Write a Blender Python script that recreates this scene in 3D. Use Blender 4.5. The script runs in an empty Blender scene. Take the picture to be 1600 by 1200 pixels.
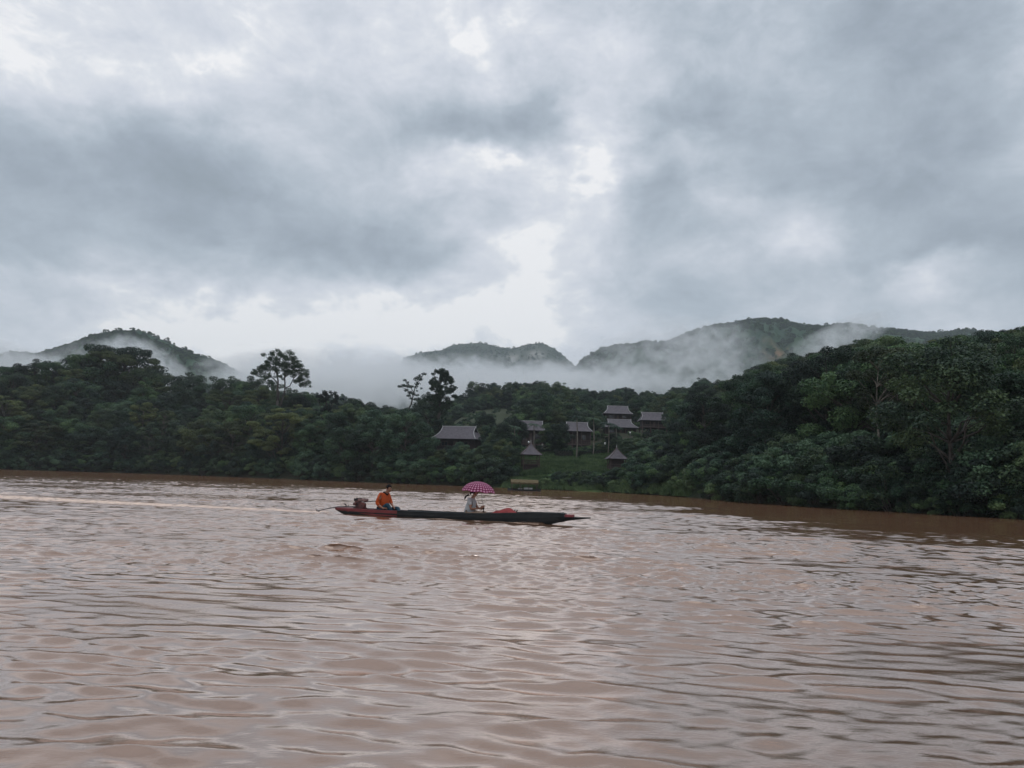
import bpy, bmesh, math, random
import numpy as np
from mathutils import Vector, Matrix, Euler
R = math.radians
SC = bpy.context.scene
COL = SC.collection
rng = np.random.default_rng(7)
random.seed(7)

# ------------------------------------------------------------------ camera
CAM_H, PITCH, ROLL, F = 1.3, R(7.08), R(1.8), 1200.0
cd = bpy.data.cameras.new('camera'); cam = bpy.data.objects.new('camera', cd); COL.objects.link(cam)
cd.sensor_width = 36; cd.lens = 36 * F / 1600; cd.clip_start = 0.05; cd.clip_end = 60000
cam.location = (0, 0, CAM_H)
cam.rotation_mode = 'QUATERNION'
CAMQ = Euler((math.pi / 2 + PITCH, 0, 0)).to_quaternion() @ Euler((0, 0, ROLL)).to_quaternion()
cam.rotation_quaternion = CAMQ
SC.camera = cam

def ray(px, py):
    return CAMQ @ Vector(((px - 800) / F, (600 - py) / F, -1)).normalized()
def at(px, py, y):                       # point seen at pixel, at depth y along +Y
    d = ray(px, py); return Vector((0, 0, CAM_H)) + d * (y / d.y)
CP = math.cos(PITCH)
def u_of(x, y): return 800 + F * (x / y) / CP
def x_of(u, y): return (u - 800) / F * CP * y
CM = CAMQ.to_matrix().inverted()
def proj(p):
    v = CM @ (Vector(p) - Vector((0, 0, CAM_H)))
    return 800 + F * v.x / -v.z, 600 - F * v.y / -v.z

# ------------------------------------------------------------------ sky and light
def azel(px, py):
    d = ray(px, py); return math.atan2(d.x, d.y), math.asin(d.z)
def S(r, g, b):
    f = lambda c: (c / 255 / 12.92) if c / 255 <= .04045 else ((c / 255 + .055) / 1.055) ** 2.4
    return (f(r), f(g), f(b), 1)
SUN_EL, SUN_AZ = R(74), R(172)
W = bpy.data.worlds.new('World'); SC.world = W; W.use_nodes = True
nt = W.node_tree; nt.nodes.clear()
def nd(t, kind, **kw):
    n = t.nodes.new(kind)
    for k, v in kw.items():
        if k == 'inp':
            for i, x in v.items(): n.inputs[i].default_value = x
        else: setattr(n, k, v)
    return n
def mth(t, op, a, b=None, c=None, clamp=False):
    n = t.nodes.new('ShaderNodeMath'); n.operation = op; n.use_clamp = clamp
    for i, v in enumerate((a, b, c)):
        if v is None: continue
        if isinstance(v, (int, float)): n.inputs[i].default_value = v
        else: t.links.new(v, n.inputs[i])
    return n.outputs[0]
def vmth(t, op, a, b=None, c=None):
    n = t.nodes.new('ShaderNodeVectorMath'); n.operation = op
    for i, v in enumerate((a, b, c)):
        if v is None: continue
        if isinstance(v, tuple): n.inputs[i].default_value = v
        else: t.links.new(v, n.inputs[i])
    return n.outputs['Value'] if op in ('DOT_PRODUCT', 'LENGTH') else n.outputs[0]
tc = nd(nt, 'ShaderNodeTexCoord'); sp = nd(nt, 'ShaderNodeSeparateXYZ'); nt.links.new(tc.outputs['Generated'], sp.inputs[0])
AZ = mth(nt, 'ARCTAN2', sp.outputs[0], sp.outputs[1]); EL = mth(nt, 'ARCSINE', sp.outputs[2])
cb = nd(nt, 'ShaderNodeCombineXYZ'); nt.links.new(AZ, cb.inputs[0]); nt.links.new(EL, cb.inputs[1])
P0 = cb.outputs[0]
# noise-warped sky coordinate, so that cloud patches get ragged edges
def noise(t, vec, scale, detail, rough=.55, dist=0.0, lac=2.0):
    n = nd(t, 'ShaderNodeTexNoise', inp={'Scale': scale, 'Detail': detail, 'Roughness': rough, 'Distortion': dist, 'Lacunarity': lac})
    if vec is not None: t.links.new(vec, n.inputs['Vector'])
    return n
Pst = vmth(nt, 'MULTIPLY', P0, (1, 1.45, 1))
nw = noise(nt, Pst, 4.2, 5, .55)
w1 = vmth(nt, 'MULTIPLY_ADD', nw.outputs['Color'], (.22, .15, 0), (-.11, -.075, 0))
nw2 = noise(nt, Pst, 15, 4, .6)
w2 = vmth(nt, 'MULTIPLY_ADD', nw2.outputs['Color'], (.075, .055, 0), (-.0375, -.0275, 0))
PW = vmth(nt, 'ADD', vmth(nt, 'ADD', P0, w1), w2)
# (px, py, half width px, half height px, weight)
BL = [(60, 40, 330, 110, .30), (745, 40, 105, 30, .26), (700, 60, 240, 60, .08), (765, 265, 80, 20, .50), (690, 300, 90, 22, .20),
      (950, 150, 55, 90, .30), (935, 250, 50, 70, .32), (1020, 110, 60, 50, .15), (1240, 348, 95, 42, .48), (1150, 292, 55, 26, .30),
      (1060, 225, 50, 35, .25), (300, 500, 330, 34, .30), (620, 470, 200, 50, .25), (850, 395, 75, 110, .34), (820, 500, 180, 55, .25),
      (1490, 432, 60, 20, .42), (1085, 415, 60, 26, .20), (250, 545, 300, 40, .18), (560, 560, 260, 50, .14), (330, 402, 50, 16, .18),
      (805, 180, 120, 50, -.52), (640, 215, 190, 50, -.26), (500, 395, 165, 46, -.46), (640, 400, 100, 34, -.20), (180, 235, 270, 62, -.44),
      (90, 330, 230, 75, -.34), (80, 405, 220, 45, -.26), (400, 290, 200, 50, -.22), (60, 475, 120, 14, -.20),
      (1300, 110, 330, 120, -.38), (1085, 160, 95, 40, -.34), (1120, 340, 120, 70, -.30), (1000, 300, 50, 50, -.24), (1400, 270, 260, 70, -.34),
      (1480, 330, 200, 40, -.20), (1440, 390, 200, 24, -.24), (1560, 420, 90, 60, -.24), (1350, 460, 220, 50, -.20), (980, 470, 90, 50, -.24),
      (1000, 10, 160, 40, -.12), (1470, 60, 90, 160, -.08), (1590, 30, 60, 120, .14)]
acc = None
for (px, py, hw, hh, wt) in BL:
    a0, e0 = azel(px, py)
    sx, sy = F / hw * (1.0 if abs(px - 800) < 400 else 1.12), F / hh
    d = vmth(nt, 'MULTIPLY_ADD', PW, (sx, sy, 0), (-a0 * sx, -e0 * sy, 0))
    q = vmth(nt, 'DOT_PRODUCT', d, d)
    e = mth(nt, 'EXPONENT', mth(nt, 'MULTIPLY', q, -.8))
    acc = mth(nt, 'MULTIPLY_ADD', e, wt, acc if acc is not None else 0.60)
f1 = noise(nt, Pst, 4.6, 10, .60, .35); f2 = noise(nt, vmth(nt, 'MULTIPLY', P0, (1, 1.7, 1)), 9, 10, .64, .5)
acc = mth(nt, 'ADD', acc, mth(nt, 'MULTIPLY', mth(nt, 'SUBTRACT', f1.outputs[0], .5), .92))
acc = mth(nt, 'ADD', acc, mth(nt, 'MULTIPLY', mth(nt, 'SUBTRACT', f2.outputs[0], .5), .72))
f3 = noise(nt, vmth(nt, 'ADD', vmth(nt, 'MULTIPLY', P0, (1, 1.5, 1)), vmth(nt, 'MULTIPLY', w1, (.5, .5, 0))), 24, 8, .62, .3)
acc = mth(nt, 'ADD', acc, mth(nt, 'MULTIPLY', mth(nt, 'SUBTRACT', f3.outputs[0], .5), .34))
acc = mth(nt, 'ADD', acc, mth(nt, 'MULTIPLY', mth(nt, 'MAXIMUM', mth(nt, 'SUBTRACT', acc, .82), 0.0), 1.1))
cr = nd(nt, 'ShaderNodeValToRGB'); nt.links.new(mth(nt, 'MULTIPLY_ADD', acc, .80, .165, clamp=True), cr.inputs[0])
els = cr.color_ramp.elements
stops = [(0.0, S(143, 154, 165)), (.20, S(158, 169, 182)), (.40, S(178, 189, 201)), (.56, S(198, 206, 217)), (.72, S(217, 222, 232)), (.86, S(234, 237, 243)), (1.0, S(252, 252, 254))]
els[0].position, els[0].color = stops[0]; els[1].position, els[1].color = stops[-1]
for p, c in stops[1:-1]:
    e = els.new(p); e.color = c
sky = nd(nt, 'ShaderNodeTexSky', sky_type='NISHITA', sun_disc=False, sun_elevation=SUN_EL, sun_rotation=SUN_AZ)
bg1 = nd(nt, 'ShaderNodeBackground', inp={'Strength': .08}); nt.links.new(sky.outputs[0], bg1.inputs[0])
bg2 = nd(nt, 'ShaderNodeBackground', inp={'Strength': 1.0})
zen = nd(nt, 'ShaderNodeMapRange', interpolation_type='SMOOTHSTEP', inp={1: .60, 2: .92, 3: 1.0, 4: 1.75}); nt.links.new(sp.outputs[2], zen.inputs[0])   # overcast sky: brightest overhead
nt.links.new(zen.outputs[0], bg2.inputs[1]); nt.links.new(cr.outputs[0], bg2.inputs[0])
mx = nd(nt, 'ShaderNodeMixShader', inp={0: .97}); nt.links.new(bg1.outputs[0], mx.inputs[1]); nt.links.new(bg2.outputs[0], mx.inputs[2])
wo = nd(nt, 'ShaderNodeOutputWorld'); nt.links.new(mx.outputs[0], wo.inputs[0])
W.cycles.sampling_method = 'MANUAL'; W.cycles.sample_map_resolution = 512
sl = bpy.data.lights.new('sun', 'SUN'); sl.energy = .6; sl.angle = R(40); sl.color = (1, .96, .9)
so = bpy.data.objects.new('sun', sl); COL.objects.link(so)
so.rotation_euler = Vector((math.sin(SUN_AZ) * math.cos(SUN_EL), math.cos(SUN_AZ) * math.cos(SUN_EL), math.sin(SUN_EL))).to_track_quat('Z', 'Y').to_euler()
SC.view_settings.view_transform = 'Standard'; SC.view_settings.look = 'None'
SC.view_settings.exposure = 0.0; SC.view_settings.gamma = 1.0
SC.render.engine = 'CYCLES'
SC.cycles.max_bounces = 12; SC.cycles.diffuse_bounces = 2; SC.cycles.glossy_bounces = 3; SC.cycles.transmission_bounces = 2
SC.cycles.volume_bounces = 9; SC.cycles.volume_step_rate = .6; SC.cycles.volume_max_steps = 64
SC.cycles.use_adaptive_sampling = True; SC.cycles.adaptive_threshold = 0.02

# ------------------------------------------------------------------ helpers
def tag(o, label=None, cat=None, group=None, kind=None):
    if label: o['label'] = label
    if cat: o['category'] = cat
    if group: o['group'] = group
    if kind: o['kind'] = kind
    return o
def empty(name, loc, rz=0, sc=1):
    o = bpy.data.objects.new(name, None); COL.objects.link(o); o.location = loc; o.rotation_euler = (0, 0, rz); o.scale = (sc,) * 3
    o.empty_display_size = .2
    return o
def np_mesh(name, verts, quads=None, tris=None, attrs=None, smooth=False):
    me = bpy.data.meshes.new(name)
    verts = np.asarray(verts, dtype=np.float32)
    me.vertices.add(len(verts)); me.vertices.foreach_set('co', verts.ravel())
    loops, starts, n0 = [], [], 0
    if quads is not None and len(quads):
        quads = np.asarray(quads, dtype=np.int32); loops.append(quads.ravel()); starts.append(np.arange(len(quads)) * 4); n0 = len(quads) * 4
    if tris is not None and len(tris):
        tris = np.asarray(tris, dtype=np.int32); loops.append(tris.ravel()); starts.append(n0 + np.arange(len(tris)) * 3)
    L = np.concatenate(loops).astype(np.int32); St = np.concatenate(starts).astype(np.int32)
    me.loops.add(len(L)); me.loops.foreach_set('vertex_index', L)
    me.polygons.add(len(St)); me.polygons.foreach_set('loop_start', St)
    me.update(calc_edges=True)
    if smooth: me.polygons.foreach_set('use_smooth', np.ones(len(St), dtype=bool))
    for an, (dom, arr) in (attrs or {}).items():
        a = me.attributes.new(an, 'FLOAT', dom); a.data.foreach_set('value', np.asarray(arr, dtype=np.float32))
    return me
def mobj(name, me, mat=None, parent=None):
    if mat and not me.materials: me.materials.append(mat)
    o = bpy.data.objects.new(name, me); COL.objects.link(o)
    if parent: o.parent = parent
    return o
class MB:
    """collects shapes for one mesh"""
    def __init__(s): s.v, s.f = [], []
    def add(s, vs, fs):
        n = len(s.v); s.v += [tuple(v) for v in vs]; s.f += [tuple(i + n for i in f) for f in fs]
    def box(s, c, d, rz=0, taper=1.0, rot=None):
        vs = []
        for z in (-1, 1):
            k = taper if z > 0 else 1
            for x, y in ((-1, -1), (1, -1), (1, 1), (-1, 1)):
                v = Vector((x * d[0] / 2 * k, y * d[1] / 2 * k, z * d[2] / 2))
                if rot: v = rot @ v
                if rz: v = Matrix.Rotation(rz, 3, 'Z') @ v
                vs.append(v + Vector(c))
        s.add(vs, [(3, 2, 1, 0), (4, 5, 6, 7), (0, 1, 5, 4), (1, 2, 6, 5), (2, 3, 7, 6), (3, 0, 4, 7)])
    def tube(s, pts, rad, n=8, cap=True):
        pts = [Vector(p) for p in pts]
        if isinstance(rad, (int, float)): rad = [rad] * len(pts)
        vs = []
        for i, p in enumerate(pts):
            t = (pts[min(i + 1, len(pts) - 1)] - pts[max(i - 1, 0)]).normalized()
            a = t.orthogonal().normalized() if abs(t.z) > .99 else t.cross(Vector((0, 0, 1))).normalized()
            b = t.cross(a)
            for k in range(n):
                th = 2 * math.pi * k / n; vs.append(p + (a * math.cos(th) + b * math.sin(th)) * rad[i])
        fs = [(i * n + k, i * n + (k + 1) % n, (i + 1) * n + (k + 1) % n, (i + 1) * n + k) for i in range(len(pts) - 1) for k in range(n)]
        if cap: fs += [tuple(range(n))[::-1], tuple((len(pts) - 1) * n + k for k in range(n))]
        s.add(vs, fs)
    def sphere(s, c, r, nu=12, nv=8):
        if isinstance(r, (int, float)): r = (r, r, r)
        vs = [Vector(c) + Vector((0, 0, -r[2]))]
        for j in range(1, nv):
            ph = -math.pi / 2 + math.pi * j / nv
            for i in range(nu):
                th = 2 * math.pi * i / nu
                vs.append(Vector(c) + Vector((r[0] * math.cos(ph) * math.cos(th), r[1] * math.cos(ph) * math.sin(th), r[2] * math.sin(ph))))
        vs.append(Vector(c) + Vector((0, 0, r[2])))
        fs = [(0, 1 + (i + 1) % nu, 1 + i) for i in range(nu)]
        for j in range(nv - 2):
            for i in range(nu): a = 1 + j * nu; fs.append((a + i, a + (i + 1) % nu, a + nu + (i + 1) % nu, a + nu + i))
        a = 1 + (nv - 2) * nu; fs += [(a + i, a + (i + 1) % nu, len(vs) - 1) for i in range(nu)]
        s.add(vs, fs)
    def grid(s, P):      # P[i][j] vectors
        n, m = len(P), len(P[0])
        s.add([p for r in P for p in r], [(i * m + j, i * m + j + 1, (i + 1) * m + j + 1, (i + 1) * m + j) for i in range(n - 1) for j in range(m - 1)])
    def build(s, name, mat, parent=None, smooth=False, bevel=0, solid=0):
        me = bpy.data.meshes.new(name); me.from_pydata(s.v, [], s.f); me.update()
        if smooth:
            me.polygons.foreach_set('use_smooth', np.ones(len(me.polygons), dtype=bool))
        o = mobj(name, me, mat, parent)
        if solid:
            m = o.modifiers.new('solid', 'SOLIDIFY'); m.thickness = solid; m.offset = 0
        if bevel:
            m = o.modifiers.new('bevel', 'BEVEL'); m.width = bevel; m.segments = 2; m.limit_method = 'ANGLE'
        return o

# ------------------------------------------------------------------ materials
def mat(name, col, rough=.7, spec=.3, col2=None, nscale=8, bump=0, bscale=None, detail=4, coord='Object', stretch=(1, 1, 1), metal=0, lo=.35, hi=.65):
    m = bpy.data.materials.new(name); m.use_nodes = True; t = m.node_tree; b = t.nodes['Principled BSDF']
    b.inputs['Base Color'].default_value = (*col, 1); b.inputs['Roughness'].default_value = rough
    b.inputs['Specular IOR Level'].default_value = spec; b.inputs['Metallic'].default_value = metal
    tcn = nd(t, 'ShaderNodeTexCoord'); vec = vmth(t, 'MULTIPLY', tcn.outputs[coord], stretch)
    if col2:
        n = noise(t, vec, nscale, detail)
        r = nd(t, 'ShaderNodeMapRange', inp={1: lo, 2: hi}); t.links.new(n.outputs[0], r.inputs[0])
        mxn = nd(t, 'ShaderNodeMix', data_type='RGBA'); t.links.new(r.outputs[0], mxn.inputs[0])
        mxn.inputs[6].default_value = (*col, 1); mxn.inputs[7].default_value = (*col2, 1); t.links.new(mxn.outputs[2], b.inputs['Base Color'])
    if bump:
        n = noise(t, vec, bscale or nscale * 3, 5); bp = nd(t, 'ShaderNodeBump', inp={'Strength': 1, 'Distance': bump})
        t.links.new(n.outputs[0], bp.inputs['Height']); t.links.new(bp.outputs[0], b.inputs['Normal'])
    return m
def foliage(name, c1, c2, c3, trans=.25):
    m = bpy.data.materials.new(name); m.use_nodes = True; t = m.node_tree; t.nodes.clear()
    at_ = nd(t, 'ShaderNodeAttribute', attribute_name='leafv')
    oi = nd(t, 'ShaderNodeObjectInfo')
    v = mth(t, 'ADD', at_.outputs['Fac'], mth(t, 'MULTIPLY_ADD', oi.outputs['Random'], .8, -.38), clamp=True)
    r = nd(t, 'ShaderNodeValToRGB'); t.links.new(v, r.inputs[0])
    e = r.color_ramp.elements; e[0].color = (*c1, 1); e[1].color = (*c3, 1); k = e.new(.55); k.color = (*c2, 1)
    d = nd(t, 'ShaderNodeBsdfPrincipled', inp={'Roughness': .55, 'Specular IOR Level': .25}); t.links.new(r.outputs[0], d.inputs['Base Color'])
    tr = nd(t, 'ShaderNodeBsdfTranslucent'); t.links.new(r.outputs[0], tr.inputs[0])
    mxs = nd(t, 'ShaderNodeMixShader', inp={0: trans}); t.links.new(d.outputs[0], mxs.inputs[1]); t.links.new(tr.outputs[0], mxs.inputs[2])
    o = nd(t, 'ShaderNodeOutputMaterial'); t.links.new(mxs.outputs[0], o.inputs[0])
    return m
M = {}
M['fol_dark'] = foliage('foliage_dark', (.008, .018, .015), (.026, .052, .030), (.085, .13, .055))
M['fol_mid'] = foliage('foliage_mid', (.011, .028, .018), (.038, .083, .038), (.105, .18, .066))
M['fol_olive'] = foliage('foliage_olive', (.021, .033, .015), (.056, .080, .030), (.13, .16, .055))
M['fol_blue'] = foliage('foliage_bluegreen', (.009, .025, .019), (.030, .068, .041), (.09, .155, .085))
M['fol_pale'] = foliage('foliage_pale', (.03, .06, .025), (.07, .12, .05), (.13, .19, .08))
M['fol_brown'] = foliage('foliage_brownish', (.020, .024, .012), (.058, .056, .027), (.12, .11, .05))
M['bark'] = mat('bark', (.045, .040, .036), .9, .1, (.085, .078, .070), 3, .02)
M['palebark'] = mat('pale_bark', (.20, .18, .15), .9, .1, (.11, .10, .085), 3, .01)
M['roof'] = mat('roof_shingle', (.058, .051, .061), .7, .3, (.090, .081, .092), 2.2, .012, 9, stretch=(1, 1, 1))
M['trim'] = mat('roof_trim', (.36, .36, .36), .6, .3, (.26, .26, .26), 4)
M['wood'] = mat('dark_wood', (.022, .016, .016), .75, .2, (.045, .030, .028), 4, .006, 20, stretch=(4, 4, 1))
M['wood2'] = mat('post_wood', (.10, .072, .065), .8, .2, (.06, .045, .042), 5, .004)
M['glass'] = mat('window_glass', (.02, .022, .025), .08, .6)
M['hole'] = mat('dark_opening', (.012, .010, .009), .9, .1)
M['concrete'] = mat('concrete', (.25, .24, .22), .9, .1, (.16, .155, .14), 3)
M['white'] = mat('white_paint', (.75, .75, .72), .5, .3)
M['thatch'] = mat('thatch', (.15, .125, .075), .95, .05, (.10, .075, .045), 5, .03, 14, stretch=(1, 6, 6))
M['hull'] = mat('hull_paint', (.008, .013, .016), .55, .3, (.016, .021, .022), 2.5, .004, 12)
M['hullred'] = mat('hull_red_paint', (.22, .045, .05), .55, .35, (.14, .033, .035), 4, .003, 14)
M['hullin'] = mat('hull_inside', (.06, .045, .038), .85, .15, (.035, .028, .022), 5, .004)
M['metal'] = mat('engine_metal', (.03, .028, .03), .45, .5, (.07, .06, .06), 14, metal=.4)
M['engred'] = mat('engine_red', (.12, .03, .025), .5, .4, (.05, .02, .018), 10)
M['tank'] = mat('tank_paint', (.20, .11, .10), .5, .4, (.12, .07, .06), 10)
M['skin'] = mat('skin', (.27, .135, .085), .55, .35, (.23, .11, .07), 12)
M['hair'] = mat('hair', (.008, .007, .007), .8, .1)
M['orange'] = mat('orange_cloth', (.40, .075, .020), .85, .15, (.31, .055, .016), 9, .01, 14)
M['tealcloth'] = mat('teal_cloth', (.014, .035, .055), .85, .15, (.02, .05, .07), 8, .01, 14)
M['greycloth'] = mat('grey_cloth', (.40, .41, .41), .9, .1, (.32, .33, .34), 8, .012, 12)
M['khaki'] = mat('khaki_cloth', (.27, .20, .15), .9, .1, (.21, .155, .115), 8, .01, 12)
M['darkcloth'] = mat('dark_cloth', (.02, .018, .022), .9, .1)
M['eye'] = mat('eye', (.01, .01, .01), .2, .5)
M['sack'] = mat('red_sack', (.25, .045, .045), .8, .2, (.17, .03, .03), 9, .02, 10)
M['black'] = mat('black_plastic', (.012, .012, .012), .5, .4)

# ------------------------------------------------------------------ terrain of the banks
ROWS = [(-3000, [(70, 0), (76, 3), (90, 8), (110, 14), (135, 18), (180, 16), (400, 5)]),
 (-900, [(150, 0), (156, 3), (170, 8), (190, 14), (215, 18), (260, 16), (400, 5)]),
 (0,   [(165, 0), (170, 2.5), (180, 7), (192, 11), (205, 14), (240, 13), (400, 5)]),
 (150, [(172, 0), (177, 2.5), (188, 8), (202, 14), (215, 17), (245, 14), (400, 6)]),
 (250, [(173, 0), (178, 2.5), (188, 6), (200, 9), (212, 11), (240, 9), (400, 5)]),
 (400, [(157, 0), (162, 2.5), (172, 6), (186, 9), (200, 11), (230, 8), (400, 4)]),
 (500, [(142, 0), (147, 2), (155, 4), (168, 6.5), (185, 8.5), (220, 6), (400, 3)]),
 (600, [(132, 0), (136, 2), (145, 4), (160, 5.5), (180, 6.5), (220, 5), (400, 3)]),
 (680, [(126, 0), (130, 1.8), (140, 3.4), (160, 5), (200, 9), (330, 20), (450, 10)]),
 (740, [(122, 0), (126, 1.6), (140, 3.8), (165, 6.5), (205, 13), (330, 32), (450, 20)]),
 (830, [(111, 0), (115, 1.0), (128, 3.2), (165, 7.6), (205, 15.5), (330, 34), (450, 24)]),
 (950, [(104, 0), (108, 1.0), (125, 4), (165, 8.5), (205, 15.5), (330, 31), (450, 24)]),
 (1050, [(88, 0), (92, 1.5), (118, 5), (160, 9), (205, 16), (330, 32), (450, 24)]),
 (1130, [(72, 0), (76, 1.5), (95, 5), (130, 10), (190, 19), (330, 34), (450, 24)]),
 (1200, [(61, 0), (65, 1.5), (80, 4), (110, 9), (150, 15), (200, 21), (400, 20)]),
 (1300, [(55, 0), (59, 1.5), (72, 4), (95, 9), (130, 15), (170, 20.5), (400, 18)]),
 (1400, [(50, 0), (54, 1.5), (65, 4.5), (85, 9), (115, 15), (155, 20), (400, 18)]),
 (1500, [(46, 0), (50, 1.5), (60, 4.5), (78, 9), (105, 14), (140, 18.5), (400, 16)]),
 (1600, [(43, 0), (47, 1.5), (56, 5), (72, 9), (95, 13.5), (125, 17.5), (400, 16)]),
 (2200, [(30, 0), (33, 1.5), (40, 4), (55, 9), (75, 14), (100, 18), (400, 16)]),
 (6000, [(12, 0), (13.5, 1.5), (18, 4), (30, 9), (42, 14), (60, 18), (400, 16)])]
RU = np.array([r[0] for r in ROWS], float); RY = np.array([[p[0] for p in r[1]] for r in ROWS], float); RZ = np.array([[p[1] for p in r[1]] for r in ROWS], float)
def prof(u):
    return [float(np.interp(u, RU, RY[:, k])) for k in range(7)], [float(np.interp(u, RU, RZ[:, k])) for k in range(7)]
def hnoise(x, y):
    return (.5 * np.sin(x * .11 + 1.3) * np.cos(y * .09 + .4) + .28 * np.sin(x * .27 + y * .19 + 2) + .14 * np.sin(x * .61 - y * .47) + .08 * np.cos(x * 1.3 + y * .9))
def ground_z(x, y):
    u = u_of(x, y); Y, Z = prof(u)
    z = float(np.interp(y, Y, Z)); k = min(1, max(0, (y - Y[0]) / 12))
    return z + float(hnoise(x, y)) * k * 1.0
def shore_y(u): return float(np.interp(u, RU, RY[:, 0]))
def build_ground():
    us = np.concatenate([np.arange(-3000, -200, 100), np.arange(-200, 1800, 6), np.arange(1800, 6001, 100)]).astype(float)
    segs = [4, 8, 10, 10, 16, 10]
    cols = []
    for u in us:
        Y, Z = prof(u)
        u2 = u
        ys = [2.0 + 0 * Y[0], Y[0] * .6, Y[0] * .93]; zs = [-2.5, -2.5, -1.0]
        for k in range(6):
            for j in range(segs[k]):
                f = j / segs[k]; ys.append(Y[k] + (Y[k + 1] - Y[k]) * f); zs.append(Z[k] + (Z[k + 1] - Z[k]) * f)
        ys += [Y[6], Y[6] * 1.6]; zs += [Z[6], -4]
        ys = np.array(ys); zs = np.array(zs)
        wob = 1.4 * math.sin(u * .035) + .8 * math.sin(u * .11 + 1) + .5 * math.sin(u * .27)   # a ragged waterline
        xs = (u2 - 800) / F * CP * ys
        k = np.clip((ys - Y[0]) / 12, 0, 1)
        zs = zs + hnoise(xs, ys) * k + np.where(ys >= Y[0] * .93, .12 * wob * np.clip(1 - abs(ys - Y[0]) / 8, 0, 1), 0)
        cols.append(np.stack([xs, ys, zs], 1))
    A = np.array(cols); n, m = A.shape[:2]
    idx = np.arange(n * m).reshape(n, m)
    q = np.stack([idx[:-1, :-1], idx[1:, :-1], idx[1:, 1:], idx[:-1, 1:]], -1).reshape(-1, 4)
    X, Yv = A[..., 0].ravel(), A[..., 1].ravel(); U = 800 + F * X / Yv / CP
    def box_mask(u0, u1, y0, y1, s=14, sy=4):
        sm = lambda t: 1 / (1 + np.exp(-t))
        return sm((U - u0) / s) * sm((u1 - U) / s) * sm((Yv - y0) / sy) * sm((y1 - Yv) / sy)
    grass = np.clip(box_mask(795, 985, 104, 160) + box_mask(985, 1075, 95, 110, 14, 3), 0, 1)
    field = box_mask(690, 830, 225, 300, 12, 8)
    me = np_mesh('ground', A.reshape(-1, 3), q, attrs={'grass': ('POINT', grass), 'field': ('POINT', field)}, smooth=True)
    m_ = bpy.data.materials.new('ground'); m_.use_nodes = True; t = m_.node_tree; b = t.nodes['Principled BSDF']; b.inputs['Roughness'].default_value = .9; b.inputs['Specular IOR Level'].default_value = .1
    tcn = nd(t, 'ShaderNodeTexCoord'); n1 = noise(t, tcn.outputs['Object'], .35, 6, .6); n2 = noise(t, tcn.outputs['Object'], 1.6, 5, .6)
    def mix(f, a, b_):
        x = nd(t, 'ShaderNodeMix', data_type='RGBA'); t.links.new(f, x.inputs[0])
        for s_, v in ((6, a), (7, b_)):
            if isinstance(v, tuple): x.inputs[s_].default_value = (*v, 1)
            else: t.links.new(v, x.inputs[s_])
        return x.outputs[2]
    mr = nd(t, 'ShaderNodeMapRange', inp={1: .4, 2: .6}); t.links.new(n1.outputs[0], mr.inputs[0])
    mr2 = nd(t, 'ShaderNodeMapRange', inp={1: .35, 2: .65}); t.links.new(n2.outputs[0], mr2.inputs[0])
    base = mix(mr.outputs[0], (.020, .030, .015), (.035, .032, .020))
    gr = mix(mr2.outputs[0], (.040, .088, .025), (.090, .155, .045))
    fl = mix(mr2.outputs[0], (.026, .040, .021), (.050, .058, .032))
    ga = nd(t, 'ShaderNodeAttribute', attribute_name='grass'); fa = nd(t, 'ShaderNodeAttribute', attribute_name='field')
    c = mix(fa.outputs['Fac'], mix(ga.outputs['Fac'], base, gr), fl)
    t.links.new(c, b.inputs['Base Color'])
    bp = nd(t, 'ShaderNodeBump', inp={'Strength': 1, 'Distance': .25}); t.links.new(n2.outputs[0], bp.inputs['Height']); t.links.new(bp.outputs[0], b.inputs['Normal'])
    tag(mobj('terrain', me, m_), kind='structure')
build_ground()
# flat land and river bed out to the horizon
g = MB(); n = 48
ring = [(0, 0, -2.6)] + [(9000 * math.cos(2 * math.pi * k / n), 9000 * math.sin(2 * math.pi * k / n), -2.6) for k in range(n)]
g.add(ring, [(0, 1 + k, 1 + (k + 1) % n) for k in range(n)])
tag(g.build('ground', mat('far_land', (.03, .04, .02), .95, .05, (.05, .05, .03), .01)), kind='structure')

# ------------------------------------------------------------------ boat placement (used by wake too)
_a, _b = at(528, 797, 25.45), at(917, 806, 23.1)
B0 = Vector((_a.x, 25.45, 0)); BDIR = Vector((_b.x - _a.x, -2.35, 0)); BL_ = BDIR.length; BDIR.normalize(); BN = Vector((-BDIR.y, BDIR.x, 0))
BANG = math.atan2(BDIR.y, BDIR.x)

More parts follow.
